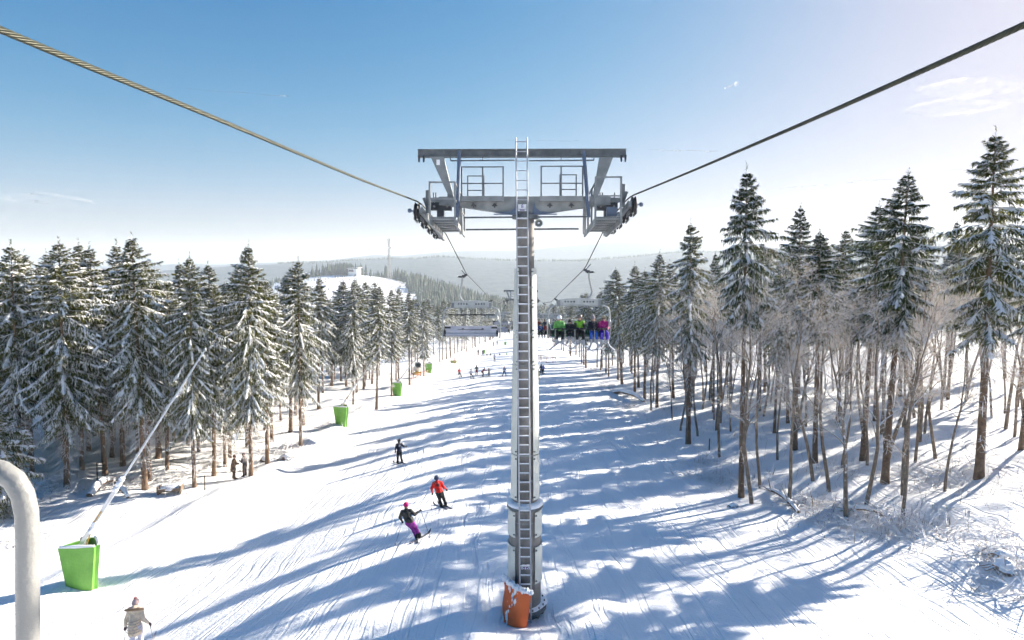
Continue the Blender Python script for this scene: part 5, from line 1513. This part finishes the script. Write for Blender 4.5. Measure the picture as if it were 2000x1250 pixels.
# ------------------------------------------------------------------ snow lances with green pads
def lance(px, py, h_pad, label, topdx=4.9, topdz=8.4, full=True, sink=0.0, yaw=0.0):
    p = at(px, py); root = empty('snow_lance', (p.x, p.y, p.z - sink), yaw)
    h = h_pad
    A = [(-0.76, -0.34), (0.74, -0.34), (0.12, 0.48)]; S = 0.66
    pads = []
    for i in range(3):
        a, c = Vector(A[i]), Vector(A[(i + 1) % 3]); b = MB(); n = 6; rows = 6; vs = []
        out = Vector(((c - a).y, -(c - a).x)).normalized()
        for off in (0.0, 0.14):
            for j in range(rows + 1):
                v = j / rows; k = S + (1 - S) * v
                for i2 in range(n + 1):
                    u = i2 / n; q = a.lerp(c, u) * k + out * (off + 0.05 * math.sin(math.pi * u) * (1 + 0.5 * math.sin(v * 7 + i * 2)))
                    vs.append((q.x, q.y, -0.25 + (h + 0.25) * v))
        K = (n + 1) * (rows + 1); fs = []
        for j in range(rows):
            for i2 in range(n):
                e = j * (n + 1) + i2
                fs.append((e, e + n + 1, e + n + 2, e + 1)); fs.append((K + e, K + e + 1, K + e + n + 2, K + e + n + 1))
        for i2 in range(n):
            e = rows * (n + 1) + i2; fs.append((e + 1, e, K + e, K + e + 1))
        for j in range(rows):
            e = j * (n + 1); fs.append((e, K + e, K + e + n + 1, e + n + 1)); e += n; fs.append((e, e + n + 1, K + e + n + 1, K + e))
        b.add(vs, fs); b.build('pad', M['green'], root, smooth=True)
        b = MB(); m0, m1 = a.lerp(c, 0.02) + out * 0.09, a.lerp(c, 0.98) + out * 0.09
        b.tube([(m0.x, m0.y, h + 0.02), ((m0.x + m1.x) / 2 + out.x * 0.04, (m0.y + m1.y) / 2 + out.y * 0.04, h + 0.05), (m1.x, m1.y, h + 0.02)], [0.06, 0.085, 0.06], 8); b.build('rim_snow', M['snow'], root, smooth=True)
    if not full:
        root.scale = (0.55, 0.55, 0.55)
        return tag(root, label, 'snow lance', 'snow lances along the piste')
    b = MB(); b.tube([(0, 0, -0.3), (0, 0, h + 0.25)], 0.11, 10); b.build('post', M['galv'], root, smooth=True)
    a = Vector((-0.25, -0.1, h - 0.35)); c = Vector((topdx, 0.6, topdz)); m = a.lerp(c, 0.34)
    b = MB(); b.bar(a, m, 0.13, 0.17); b.build('boom', M['lance'], root)
    b = MB(); b.tube([m - (c - a) * 0.03, c], [0.055, 0.038], 8); b.build('lance_pipe', M['lance'], root, smooth=True)
    b = MB(); b.tube([(0.15, -0.12, h - 0.2), a.lerp(c, 0.12) + Vector((0.04, -0.1, -0.1))], 0.03, 8); b.build('hydraulic_ram', M['yellow'], root, smooth=True)
    b = MB(); b.bar(a.lerp(c, 0.14) + Vector((0.0, -0.09, 0)), a.lerp(c, 0.20) + Vector((0.0, -0.09, 0)), 0.02, 0.05); b.build('yellow_stripe', M['yellow'], root)
    b = MB(); b.lathe([(0, -0.06), (0.07, -0.06), (0.085, 0.02), (0.05, 0.10), (0, 0.11)], c, 10); b.build('nozzle_head', M['galv'], root, smooth=True)
    b = MB()
    for k, t in enumerate((0.30, 0.325, 0.35)): b.blob(a.lerp(c, t) + Vector((0.03, -0.05, 0.05)), (0.12, 0.13, 0.14), k, amp=0.3)
    for k, t in enumerate((0.10, 0.13)): b.blob(a.lerp(c, t) + Vector((0.08, -0.05, 0.02)), (0.11, 0.12, 0.16), k + 7, amp=0.3)
    b.build('clinging_snow', M['snow'], root, smooth=True, angle=180)
    return tag(root, label, 'snow lance', 'snow lances along the piste')
lance(166, 1146, 1.95, 'nearest snow lance rising from a bright green padded base, bottom left', 5.15, 10.4, yaw=R(6))
lance(669, 831, 1.95, 'second snow lance with green pad, at the left piste edge', 4.6, 8.8, yaw=R(-12))
lance(777, 773, 1.95, 'third snow lance with green pad, between frosted spruces', 4.7, 7.9, yaw=R(-15))
lance(838, 728, 1.95, 'fourth snow lance with green pad, behind the fan gun', 5.0, 9.4, yaw=R(-15))
lance(886, 709, 1.2, 'small far snow lance with green pad beyond the red net', 1.4, 3.6, sink=0.5)
lance(945, 691, 2.2, 'small far green padded post beside the dark skier', 1.0, 2.4, full=False)
lance(987, 674, 2.2, 'tiny green padded post far down the piste', 1.0, 2.4, full=False)

# ------------------------------------------------------------------ fan snow gun
def fan_gun(px, py):
    p = at(px, py); root = empty('fan_snow_gun', (p.x, p.y, p.z), R(25))
    Rt = Matrix.Rotation(R(-38), 3, 'X') @ Matrix.Rotation(R(0), 3, 'Z')
    b = MB(); b.lathe([(0.62, -0.75), (0.66, -0.7), (0.60, -0.1), (0.52, 0.6), (0.54, 0.85), (0.48, 0.85), (0.5, 0.5), (0.55, -0.7)], (0, 0, 1.75), 20, axis='y', rot=Rt)
    b.build('barrel', M['lance'], root, smooth=True, angle=40)
    b = MB(); b.lathe([(0.0, -0.72), (0.56, -0.72), (0.56, -0.60), (0, -0.6)], (0, 0, 1.75), 18, axis='y', rot=Rt); b.build('fan_grille', M['black'], root)
    b = MB(); b.lathe([(0.53, 0.80), (0.60, 0.80), (0.60, 0.92), (0.53, 0.92)], (0, 0, 1.75), 20, axis='y', rot=Rt); b.build('nozzle_ring', M['galv'], root)
    b = MB()
    for s in (-1, 1): b.bar((s * 0.72, 0, 0.7), (s * 0.72, 0, 1.8), 0.08, 0.14)
    b.box((0, 0, 0.72), (1.55, 0.3, 0.14)); b.build('fork', M['yellow'], root)
    b = MB(); b.box((0, 0.1, 0.5), (0.9, 1.3, 0.42)); b.box((0.2, 0.9, 0.62), (0.5, 0.4, 0.6)); b.build('housing', M['yellow'], root)
    for s in (-1, 1):
        b = MB(); b.lathe([(0, -0.1), (0.30, -0.1), (0.33, 0), (0.30, 0.1), (0, 0.1)], (s * 0.7, 0.2, 0.30), 14, axis='x'); b.build('wheel', M['black'], root)
    b = MB(); b.bar((0, 0.7, 0.35), (0, 2.0, 0.25), 0.08, 0.08); b.build('drawbar', M['steel_dark'], root)
    tag(root, 'fan snow gun with grey barrel on a yellow carriage by the trees', 'snow gun')
fan_gun(815, 736)

# ------------------------------------------------------------------ red safety nets
def net_fence(pts, h, label, dark=False):
    P = [at(*q) for q in pts]
    root = empty('safety_net', P[0])
    O = P[0]
    net = MB()
    for a, c in zip(P[:-1], P[1:]):
        L = (c - a).length; n = max(2, int(L / 0.8)); m = 5
        for i in range(n + 1):
            q = a.lerp(c, i / n); q.z = G(q.x, q.y)
            if i < n:
                q2 = a.lerp(c, (i + 1) / n); q2.z = G(q2.x, q2.y)
                for j in range(m + 1):
                    z = 0.12 + (h - 0.15) * j / m - 0.05 * math.sin(math.pi * i / n)
                    net.bar(q - O + Vector((0, 0, z)), q2 - O + Vector((0, 0, z)), 0.02, 0.05 if j in (0, m) else 0.016)
            net.bar(q - O + Vector((0, 0, 0.1)), q - O + Vector((0, 0, h)), 0.016, 0.016)
    net.build('netting', M['net'], root)
    for i, q in enumerate(P):
        b = MB(); b.tube([q - O + Vector((0, 0.05, -0.3)), q - O + Vector((0, 0.05, h + 0.2))], 0.035, 6); b.build('post', M['red_paint'], root)
    tag(root, label, 'safety net', 'red safety nets')
net_fence([(846, 726), (860, 722), (874, 718), (888, 714), (902, 709), (916, 703), (927, 698), (934, 693)], 1.6, 'long red safety net curving along the left piste edge')
net_fence([(804, 745), (816, 741), (826, 738), (836, 733)], 1.0, 'short red net in front of the fan snow gun')
net_fence([(897, 700), (906, 697), (915, 694), (924, 690)], 1.4, 'upper red net behind the long one')
net_fence([(1048, 704), (1058, 707), (1068, 709), (1080, 708)], 1.2, 'pale red net on the right, just beside the tower')
M['rail_wood'] = mat('yellow_rail_wood', (0.40, 0.28, 0.16), 0.8, var=0.2)
def rail(pts, label):
    P = [at(*q) for q in pts]; O = P[0]; root = empty('wooden_rail', O)
    for q in P:
        b = MB(); b.tube([q - O + Vector((0, 0, -0.2)), q - O + Vector((0, 0, 1.0))], 0.06, 6); b.build('post', M['rail_wood'], root)
    for a, c in zip(P[:-1], P[1:]):
        b = MB(); b.bar(a - O + Vector((0, 0, 0.9)), c - O + Vector((0, 0, 0.9)), 0.06, 0.10); b.build('cross_rail', M['rail_wood'], root)
    tag(root, label, 'fence')
rail([(1046, 700), (1056, 701), (1068, 704), (1085, 705)], 'low wooden rail beside the right edge of the tower, far off')
# practice markers set out on the piste
for i, (px, py, c, lab) in enumerate([(951, 694, BLK, 'black practice cone left of the pink skier'), (958, 694, BLK, 'black practice cone nearest the pink skier'), (976, 694, BLK, 'black practice cone right of the pink skier'), (990, 693, (0.05, 0.35, 0.06), 'green practice cone left of the tower')]):
    p = at(px, py); b = MB(); b.lathe([(0.32, 0), (0.32, 0.05), (0.22, 0.08), (0.05, 0.6), (0, 0.62)], p, 12)
    tag(b.build('practice_cone', cloth(c)), lab, 'cone', 'practice cones')

# ------------------------------------------------------------------ forest floor
def log(a, c, r, label, bend=0.2):
    A, C = at(*a), at(*c); root = empty('fallen_log', A)
    mid = A.lerp(C, 0.5); mid.z = G(mid.x, mid.y) + r * 0.8 + bend
    pts = [A, A.lerp(mid, 0.5) + Vector((0, 0, r * 0.7)), mid, mid.lerp(C, 0.5) + Vector((0, 0, r * 0.7)), C]
    b = MB(); b.tube([q - A + Vector((0, 0, r * 0.4)) for q in pts], [r, r, r * 0.9, r * 0.8, r * 0.5], 9); b.build('stem', M['bark'], root, smooth=True)
    b = MB(); b.tube([q - A + Vector((0, 0, r * 1.15)) for q in pts], [r * 0.6, r * 0.85, r * 0.8, r * 0.7, r * 0.4], 8); b.build('snow_cover', M['snow'], root, smooth=True)
    rg = random.Random(int(a[0]))
    for i in range(9):
        t = rg.uniform(0.1, 0.95); q = A.lerp(C, t) - A; q.z += r
        d = Vector((rg.gauss(0, 1), rg.gauss(0, 1), rg.uniform(0.1, 0.9))).normalized()
        b = MB(); b.tube([q, q + d * 0.5, q + d * rg.uniform(0.7, 1.2) + Vector((0, 0, -0.1))], [0.03, 0.02, 0.008], 5); b.build('broken_branch', M['dead'], root)
    tag(root, label, 'log', 'fallen logs')
log((175, 972), (228, 945), 0.22, 'snow covered fallen log left of the nearest lance')
log((232, 960), (250, 975), 0.16, 'short fallen log just behind the nearest lance')
log((1200, 768), (1258, 786), 0.26, 'long snow covered fallen trunk at the right piste edge')
log((1560, 1003), (1500, 958), 0.10, 'thin bent fallen beech at the foot of the clump')
log((1640, 1000), (1745, 1018), 0.10, 'thin fallen stem lying along the front of the beech clump')
# low wooden feeding crib with snow on it
def crib():
    p = at(333, 966); root = empty('feeding_crib', (p.x, p.y, p.z), R(12))
    for s in (-1, 1):
        b = MB(); b.prism([(s * 0.68 - 0.04, -0.1), (s * 0.68 + 0.04, -0.1), (s * 0.68 + 0.06, 0.62), (s * 0.68 - 0.06, 0.62)], -0.30, 0.30); b.build('end_board', M['wood'], root)
    for y, z in ((-0.28, 0.35), (0.28, 0.35)):
        b = MB(); b.box((0, y, z), (1.3, 0.05, 0.22)); b.build('side_plank', M['wood'], root)
    b = MB(); b.box((0, 0, 0.25), (1.28, 0.5, 0.06)); b.build('floor_plank', M['wood'], root)
    b = MB(); b.blob((0, 0, 0.40), (0.66, 0.32, 0.20), 4, amp=0.15, seg=14); b.build('snow_load', M['snow'], root, smooth=True)
    tag(root, 'low wooden trough filled with snow at the left forest edge', 'trough')
crib()
for px, py, h, lab in ((400, 958, 1.0, 'thin wooden post left of the two walkers'), (190, 940, 1.3, 'thin wooden post among the far left trunks'), (1385, 880, 0.9, 'short wooden stake at the right forest edge')):
    p = at(px, py); b = MB(); b.tube([(p.x, p.y, p.z - 0.3), (p.x + 0.02, p.y, p.z + h)], [0.05, 0.045], 7); tag(b.build('wooden_post', M['wood'], smooth=True), lab, 'post', 'wooden posts')
# snow covered root plates and stumps
for i, (px, py, r, lab) in enumerate([(1960, 1118, 0.40, 'snow capped stump at the right bottom edge'), (1432, 990, 0.22, 'small snow capped stump left of the tall dark trunk foot'), (560, 897, 0.5, 'snowy stone heap in front of the slim spruce'), (520, 900, 0.5, 'dark stone heap with snow at the forest edge'), (1958, 1095, 0.3, 'snowy stump among brush on the right bank')]):
    p = at(px, py); root = empty('stump', p); rg = random.Random(i)
    b = MB()
    b.blob((0, 0, r * 0.15), (r, r * 0.9, r * 0.6), i, amp=0.5, seg=12, rings=7); b.build('wood_core', M['beech'], root, smooth=True, angle=25)
    b = MB(); b.blob((0.05, 0, r * 0.6), (r * 0.8, r * 0.75, r * 0.35), i + 20, amp=0.35, seg=12, rings=7); b.build('snow_cap', M['snow'], root, smooth=True, angle=180)
    for k in range(7):
        a = rg.uniform(0, 6.28); b = MB(); b.tube([(0, 0, r * 0.3), (r * 0.9 * math.cos(a), r * 0.9 * math.sin(a), r * 0.35), (r * 1.6 * math.cos(a), r * 1.6 * math.sin(a), r * rg.uniform(-0.1, 0.4))], [0.07, 0.05, 0.02], 5); b.build('root_arm', M['dead'], root)
    tag(root, lab, 'stump', 'stumps and heaps')

def brush():
    rng = np.random.RandomState(3); T = Tri(); up = np.array([0, 0, 1.0])
    def strip(p0, p1, w0, w1, m):
        d = norm(p1 - p0); s = norm(np.cross(d, up + 0.01)); u = np.cross(s, d); w0 = w0[:, None]; w1 = w1[:, None]
        V = np.stack([p0 + s * w0, p0 - s * w0, p0 + u * w0, p1 + s * w1, p1 - s * w1, p1 + u * w1], 1)
        q = np.array([(0, 1, 4), (0, 4, 3), (1, 2, 5), (1, 5, 4), (2, 0, 3), (2, 3, 5)])
        T.add(V, np.arange(len(p0))[:, None, None] * 6 + q[None], m)
    # heaps: (picture x, y, radius, sticks)
    heaps = [(1385, 905, 1.3, 70), (1420, 935, 1.5, 90), (1370, 930, 1.2, 50), (1460, 950, 1.2, 50), (1580, 985, 1.4, 90), (1640, 1010, 1.6, 110), (1700, 1025, 1.5, 110), (1745, 1030, 1.3, 80), (1780, 1035, 1.6, 80), (1850, 1045, 1.8, 70), (1950, 1070, 1.8, 120), (1985, 1095, 1.4, 90), (1990, 1160, 1.2, 50), (1620, 920, 1.5, 60), (1800, 930, 1.6, 60), (1880, 920, 1.4, 50), (1210, 765, 1.6, 90), (1235, 775, 1.6, 90), (1190, 755, 1.4, 60), (1170, 735, 1.4, 60), (1228, 795, 1.0, 60), (1160, 722, 1.6, 60), (1140, 712, 1.6, 50), (1260, 785, 1.5, 60), (1300, 800, 1.4, 50),
             (100, 965, 1.6, 90), (60, 960, 1.6, 70), (150, 960, 1.3, 60), (20, 1000, 1.2, 90), (30, 1060, 1.0, 50), (250, 945, 1.6, 70), (350, 935, 1.8, 70), (440, 905, 1.8, 70), (540, 885, 1.3, 90), (560, 880, 1.3, 60), (640, 830, 1.3, 50), (700, 800, 1.4, 50), (740, 790, 1.2, 50), (460, 890, 2.0, 60)]
    for px, py, rad, n in heaps:
        n = int(n * (0.7 if px > 1800 else 1.4 if px > 1000 else 1.2)); c = at(px, py); x = c.x + rng.normal(0, rad * 0.6, n); y = c.y + rng.normal(0, rad * 0.6, n); z = ground(x, y)
        p0 = np.stack([x, y, z + rng.uniform(-0.03, 0.12, n)], 1); a = rng.uniform(0, 6.28, n); el = np.abs(rng.normal(0.15, 0.28, n)); L = rng.uniform(0.4, 1.5, n)
        d = np.stack([np.cos(a) * np.cos(el), np.sin(a) * np.cos(el), np.sin(el)], 1); p1 = p0 + d * (L * 0.5)[:, None]; p2 = p1 + norm(d + rng.normal(0, 0.25, (n, 3)) - up * 0.2) * (L * 0.5)[:, None]
        w = rng.uniform(0.008, 0.03, n)
        strip(p0, p1, w, w * 0.8, 0); strip(p1, p2, w * 0.8, w * 0.3, 0)
        for k in range(3):
            t = rng.uniform(0.2, 1, n)[:, None]; q = p0 + (p1 - p0) * t; strip(q, q + norm(d + rng.normal(0, 0.7, (n, 3))) * rng.uniform(0.15, 0.5, n)[:, None], w * 0.5, w * 0.2, 0)
    # thin stalks and saplings poking through the snow
    for xr, yr, n in (((13.5, 24), (15, 34), 420), ((14, 34), (28, 60), 500), ((-45, -21.5), (36, 75), 650), ((-34, -21.5), (18, 38), 160), ((11, 14), (25, 90), 160)):
        x = rng.uniform(*xr, n); y = rng.uniform(*yr, n); z = ground(x, y); a = rng.uniform(0, 6.28, n)
        h = rng.gamma(2.0, 0.14, n) + 0.08
        p0 = np.stack([x, y, z - 0.03], 1); d = np.stack([np.cos(a) * 0.5, np.sin(a) * 0.5, np.ones(n)], 1) * h[:, None]
        w = rng.uniform(0.004, 0.010, n); strip(p0, p0 + d, w, w * 0.4, 0)
        q = p0 + d * 0.5; strip(q, q + norm(d + rng.normal(0, 0.3, (n, 3))) * (h * 0.6)[:, None], w * 0.7, w * 0.3, 0)
    o = link('brushwood', T.mesh('brushwood', [M['dead']]))
    tag(o, 'snowy brushwood and dry stalks scattered along both forest edges', kind='stuff')
brush()

# ------------------------------------------------------------------ far hill: wood, house and mast
def far_wood():
    rng = np.random.RandomState(9); xs, ys, hs = [], [], []
    def add(x, y, h): xs.append(x); ys.append(y); hs.append(h)
    # right flank of the hill down to the valley, beyond a slanting edge of the clearing
    n = 0
    while n < 2300:
        x, y = rng.uniform(-185, 120), rng.uniform(470, 900)
        px, py, _ = proj((x, y, G(x, y)))
        if py < np.interp(px, [735, 760, 845, 900], [540, 531, 585, 640]) and px < 845 and y < 790 and px > 600: 
            pass
        edge = np.interp(y, [470, 560, 640, 720, 780, 800], [-70, -92, -112, -140, -168, -400])
        if x < edge: continue
        add(x, y, rng.uniform(11, 19)); n += 1
    for i in range(260):       # crest behind the clearing and far left flank
        x = rng.uniform(-420, -150); y = rng.uniform(815, 880); add(x, y, rng.uniform(7, 13))
    for i in range(200):
        x = rng.normal(-238, 15); y = rng.normal(778, 14); add(x, y, rng.uniform(9, 18))
    for i in range(120):
        x = rng.uniform(-330, -262); y = rng.uniform(700, 800); add(x, y, rng.uniform(4, 9))
    for i in range(3000):      # ridge tops across the valley
        px = rng.uniform(540, 2000); r_ = rng.uniform(1930, 2030); a = math.atan2(px - 1017, FPX); add(r_ * math.sin(a), r_ * math.cos(a), rng.uniform(4, 9))
    for i in range(0):      # slopes across the valley
        px = rng.uniform(640, 1500); r_ = rng.uniform(1250, 1930); a = math.atan2(px - 1017, FPX); add(r_ * math.sin(a), r_ * math.cos(a), rng.uniform(9, 19))
    for i in range(420):       # bushes and young trees on the clearing
        x = rng.uniform(-330, -120); y = rng.uniform(600, 770)
        if vnoise(np.array([x / 28.0]), np.array([y / 28.0]))[0] > -0.02: add(x, y, rng.uniform(1.2, 4.5))
    x, y, h = np.array(xs), np.array(ys), np.array(hs); k = len(x); z = ground(x, y)
    V = []; F = []; nb = 0; s = 7
    for lv, (z0, z1, r0) in enumerate(((0.10, 0.55, 0.17), (0.35, 0.80, 0.125), (0.62, 1.0, 0.075))):
        a = np.linspace(0, 2 * math.pi, s, endpoint=False)[None] + rng.uniform(0, 6, (k, 1))
        rr = (r0 * h)[:, None] * rng.uniform(0.7, 1.25, (k, s))
        ring = np.stack([x[:, None] + rr * np.cos(a), y[:, None] + rr * np.sin(a), (z + z0 * h)[:, None] - rng.uniform(-0.02, 0.06, (k, s)) * h[:, None]], 2)
        apex = np.stack([x, y, z + z1 * h], 1)[:, None]
        V.append(np.concatenate([ring, apex], 1).reshape(-1, 3))
        q = np.array([(i, (i + 1) % s, s) for i in range(s)])
        F.append((np.arange(k)[:, None, None] * (s + 1) + q[None]).reshape(-1, 3) + nb); nb += k * (s + 1)
    m = add_snow(mat('far_wood_needles', (0.05, 0.065, 0.045), 0.9, rgb2=(0.10, 0.12, 0.085), vscale=0.4), 0.75, 1.0, 0.35, 0.4)
    o = link('distant_wood', np_mesh('distant_wood', np.concatenate(V), np.concatenate(F), [m]))
    tag(o, 'hazy spruce woods covering the hill and the ridges beyond the piste', kind='stuff')
far_wood()

def hill_house():
    x, y = -213, 752; z = G(x, y); root = empty('hill_house', (x, y, z), R(-12))
    wl = mat('white_render', (0.78, 0.76, 0.72), 0.8, var=0.04)
    b = MB(); b.box((0, 0, 4.0), (12, 11, 10)); b.build('wall', wl, root)
    b = MB(); b.prism([(-7.5, 8.9), (7.2, 9.9), (7.2, 10.5), (-7.5, 9.5)], -7, 7); rf = b.build('roof', M['wood'], root)
    b = MB(); b.prism([(-7.5, 9.52), (7.2, 10.52), (7.2, 10.95), (-7.5, 9.95)], -7, 7); b.build('roof_snow', M['snow'], rf)
    for i, xx in enumerate((-4.3, -2.0, 0.3)):
        b = MB(); b.box((xx, -5.55, 7.2), (1.8, 0.2, 1.9)); w = b.build('window', M['steel_dark'], root)
        b = MB(); b.box((xx, -5.62, 6.1), (2.0, 0.3, 0.2)); b.build('sill', M['wood'], w)
    b = MB(); b.box((-2.0, -6.1, 5.6), (8, 1.2, 0.25)); b.box((-2.0, -6.65, 6.1), (8, 0.08, 0.9)); b.build('balcony', M['wood'], root)
    b = MB(); b.box((3.6, -5.55, 1.3), (1.3, 0.2, 2.4)); b.build('door', M['wood'], root)
    tag(root, 'white house with flat roof on the far hilltop clearing', 'house')
hill_house()
def mast():
    x, y = -172, 768; z = G(x, y); root = empty('radio_mast', (x, y, z)); H = 53.0
    m = mat('mast_steel', (0.30, 0.29, 0.28), 0.6, 0.2)
    for i in range(4):
        sx, sy = ((-1, -1), (1, -1), (1, 1), (-1, 1))[i]
        b = MB(); b.tube([(sx * 1.7, sy * 1.7, 0), (sx * 1.0, sy * 1.0, H)], 0.20, 5); b.build('leg', m, root)
    def cn(i, t): sx, sy = ((-1, -1), (1, -1), (1, 1), (-1, 1))[i]; k = 1.7 - 0.7 * t; return Vector((sx * k, sy * k, H * t))
    n = 18
    for j in range(n):
        b = MB()
        for i in range(4):
            t0, t1 = j / n, (j + 1) / n; i2 = (i + 1) % 4
            b.tube([cn(i, t0), cn(i2, t1)], 0.11, 4); b.tube([cn(i2, t0), cn(i, t1)], 0.11, 4); b.tube([cn(i, t1), cn(i2, t1)], 0.09, 4)
        b.build('bracing', m, root)
    for k, (zz, r_) in enumerate(((37, 2.6), (41, 2.8), (45, 1.6), (51, 2.4))):
        for a in range(5):
            an = a * 1.256 + k; b = MB(); c = Vector((r_ * math.cos(an), r_ * math.sin(an), zz)); b.box(c, (0.7, 0.7, 2.4 if k % 2 else 1.5), (0, 0, an)); b.tube([Vector((0, 0, zz)), c], 0.10, 4); b.build('antenna', M['white_sign'] if a % 2 else m, root)
    b = MB(); b.tube([(0, 0, H), (0, 0, H + 4)], 0.12, 5); b.build('top_spike', m, root)
    tag(root, 'slim lattice radio mast on the far wooded hill', 'mast')
mast()

# ------------------------------------------------------------------ contrails high in the sky
def trail_mat(a):
    m = bpy.data.materials.new('vapour'); m.use_nodes = True; nt = m.node_tree; nt.nodes.clear()
    out = nt.nodes.new('ShaderNodeOutputMaterial'); d = nt.nodes.new('ShaderNodeBsdfDiffuse'); d.inputs['Color'].default_value = (0.9, 0.9, 0.9, 1)
    t = nt.nodes.new('ShaderNodeBsdfTranslucent'); t.inputs['Color'].default_value = (0.9, 0.9, 0.9, 1); ad = nt.nodes.new('ShaderNodeMixShader'); ad.inputs[0].default_value = 0.5
    tr = nt.nodes.new('ShaderNodeBsdfTransparent'); mx = nt.nodes.new('ShaderNodeMixShader')
    tc = nt.nodes.new('ShaderNodeTexCoord'); nz = nt.nodes.new('ShaderNodeTexNoise'); nz.inputs['Scale'].default_value = 0.0016; nz.inputs['Detail'].default_value = 5
    nt.links.new(tc.outputs['Object'], nz.inputs['Vector'])
    mr = nt.nodes.new('ShaderNodeMapRange'); mr.inputs['From Min'].default_value = 0.35; mr.inputs['From Max'].default_value = 0.7; mr.inputs['To Max'].default_value = a
    nt.links.new(nz.outputs['Fac'], mr.inputs['Value'])
    lw = nt.nodes.new('ShaderNodeLayerWeight'); lw.inputs['Blend'].default_value = 0.35
    iv = nt.nodes.new('ShaderNodeMath'); iv.operation = 'SUBTRACT'; iv.inputs[0].default_value = 1.0; nt.links.new(lw.outputs['Facing'], iv.inputs[1])
    ml = nt.nodes.new('ShaderNodeMath'); ml.operation = 'MULTIPLY'; nt.links.new(iv.outputs[0], ml.inputs[0]); nt.links.new(mr.outputs[0], ml.inputs[1])
    nt.links.new(d.outputs[0], ad.inputs[1]); nt.links.new(t.outputs[0], ad.inputs[2])
    nt.links.new(ml.outputs[0], mx.inputs[0]); nt.links.new(tr.outputs[0], mx.inputs[1]); nt.links.new(ad.outputs[0], mx.inputs[2]); nt.links.new(mx.outputs[0], out.inputs['Surface'])
    return m
Vm = trail_mat(0.8); Vf = trail_mat(0.35)
def contrail(a, c, w, label, m):
    D = 24000.0; A, C = ray(*a) * D, ray(*c) * (D * 1.08); b = MB(); n = 10
    pts = [A.lerp(C, i / n) + Vector((0, 0, 20 * math.sin(i * 1.3))) for i in range(n + 1)]
    b.tube([p - A for p in pts], [w * (0.35 + 0.65 * i / n) * D / FPX / 2 for i in range(n + 1)], 10)
    o = b.build('contrail', m, None, A, smooth=True); tag(o, label, 'contrail', 'contrails')
contrail((330, 171), (566, 188), 2.2, 'thin faint contrail in the blue at the upper left', Vf)
contrail((958, 274), (1130, 275), 2.0, 'faint contrail just above the tower top', Vf)
contrail((1265, 293), (1402, 295), 3.2, 'short white contrail right of the tower head', Vm)
contrail((1520, 369), (1788, 345), 3.0, 'long rising contrail above the right wood', Vm)
contrail((1840, 335), (2040, 316), 4.0, 'contrail behind the tallest spruce at the right edge', Vm)
contrail((1416, 172), (1438, 164), 8.0, 'tiny cloud speck high on the right', Vm)
def wisp(px, py, w, h, label, seed):
    D = 26000.0; c = ray(px, py) * D; b = MB(); k = D / FPX
    b.blob((0, 0, 0), (w * k, 1500, h * k), seed, amp=0.3, seg=24, rings=12)
    tag(b.build('cloud_wisp', Vf, None, c, smooth=True, angle=180), label, 'cloud', 'thin clouds')
wisp(1905, 172, 110, 12, 'thin pale cloud wisp near the upper right edge', 1)
wisp(1870, 210, 90, 8, 'lower thin cloud wisp at the right', 2)
wisp(90, 388, 70, 10, 'faint thin cloud low at the far left', 3)
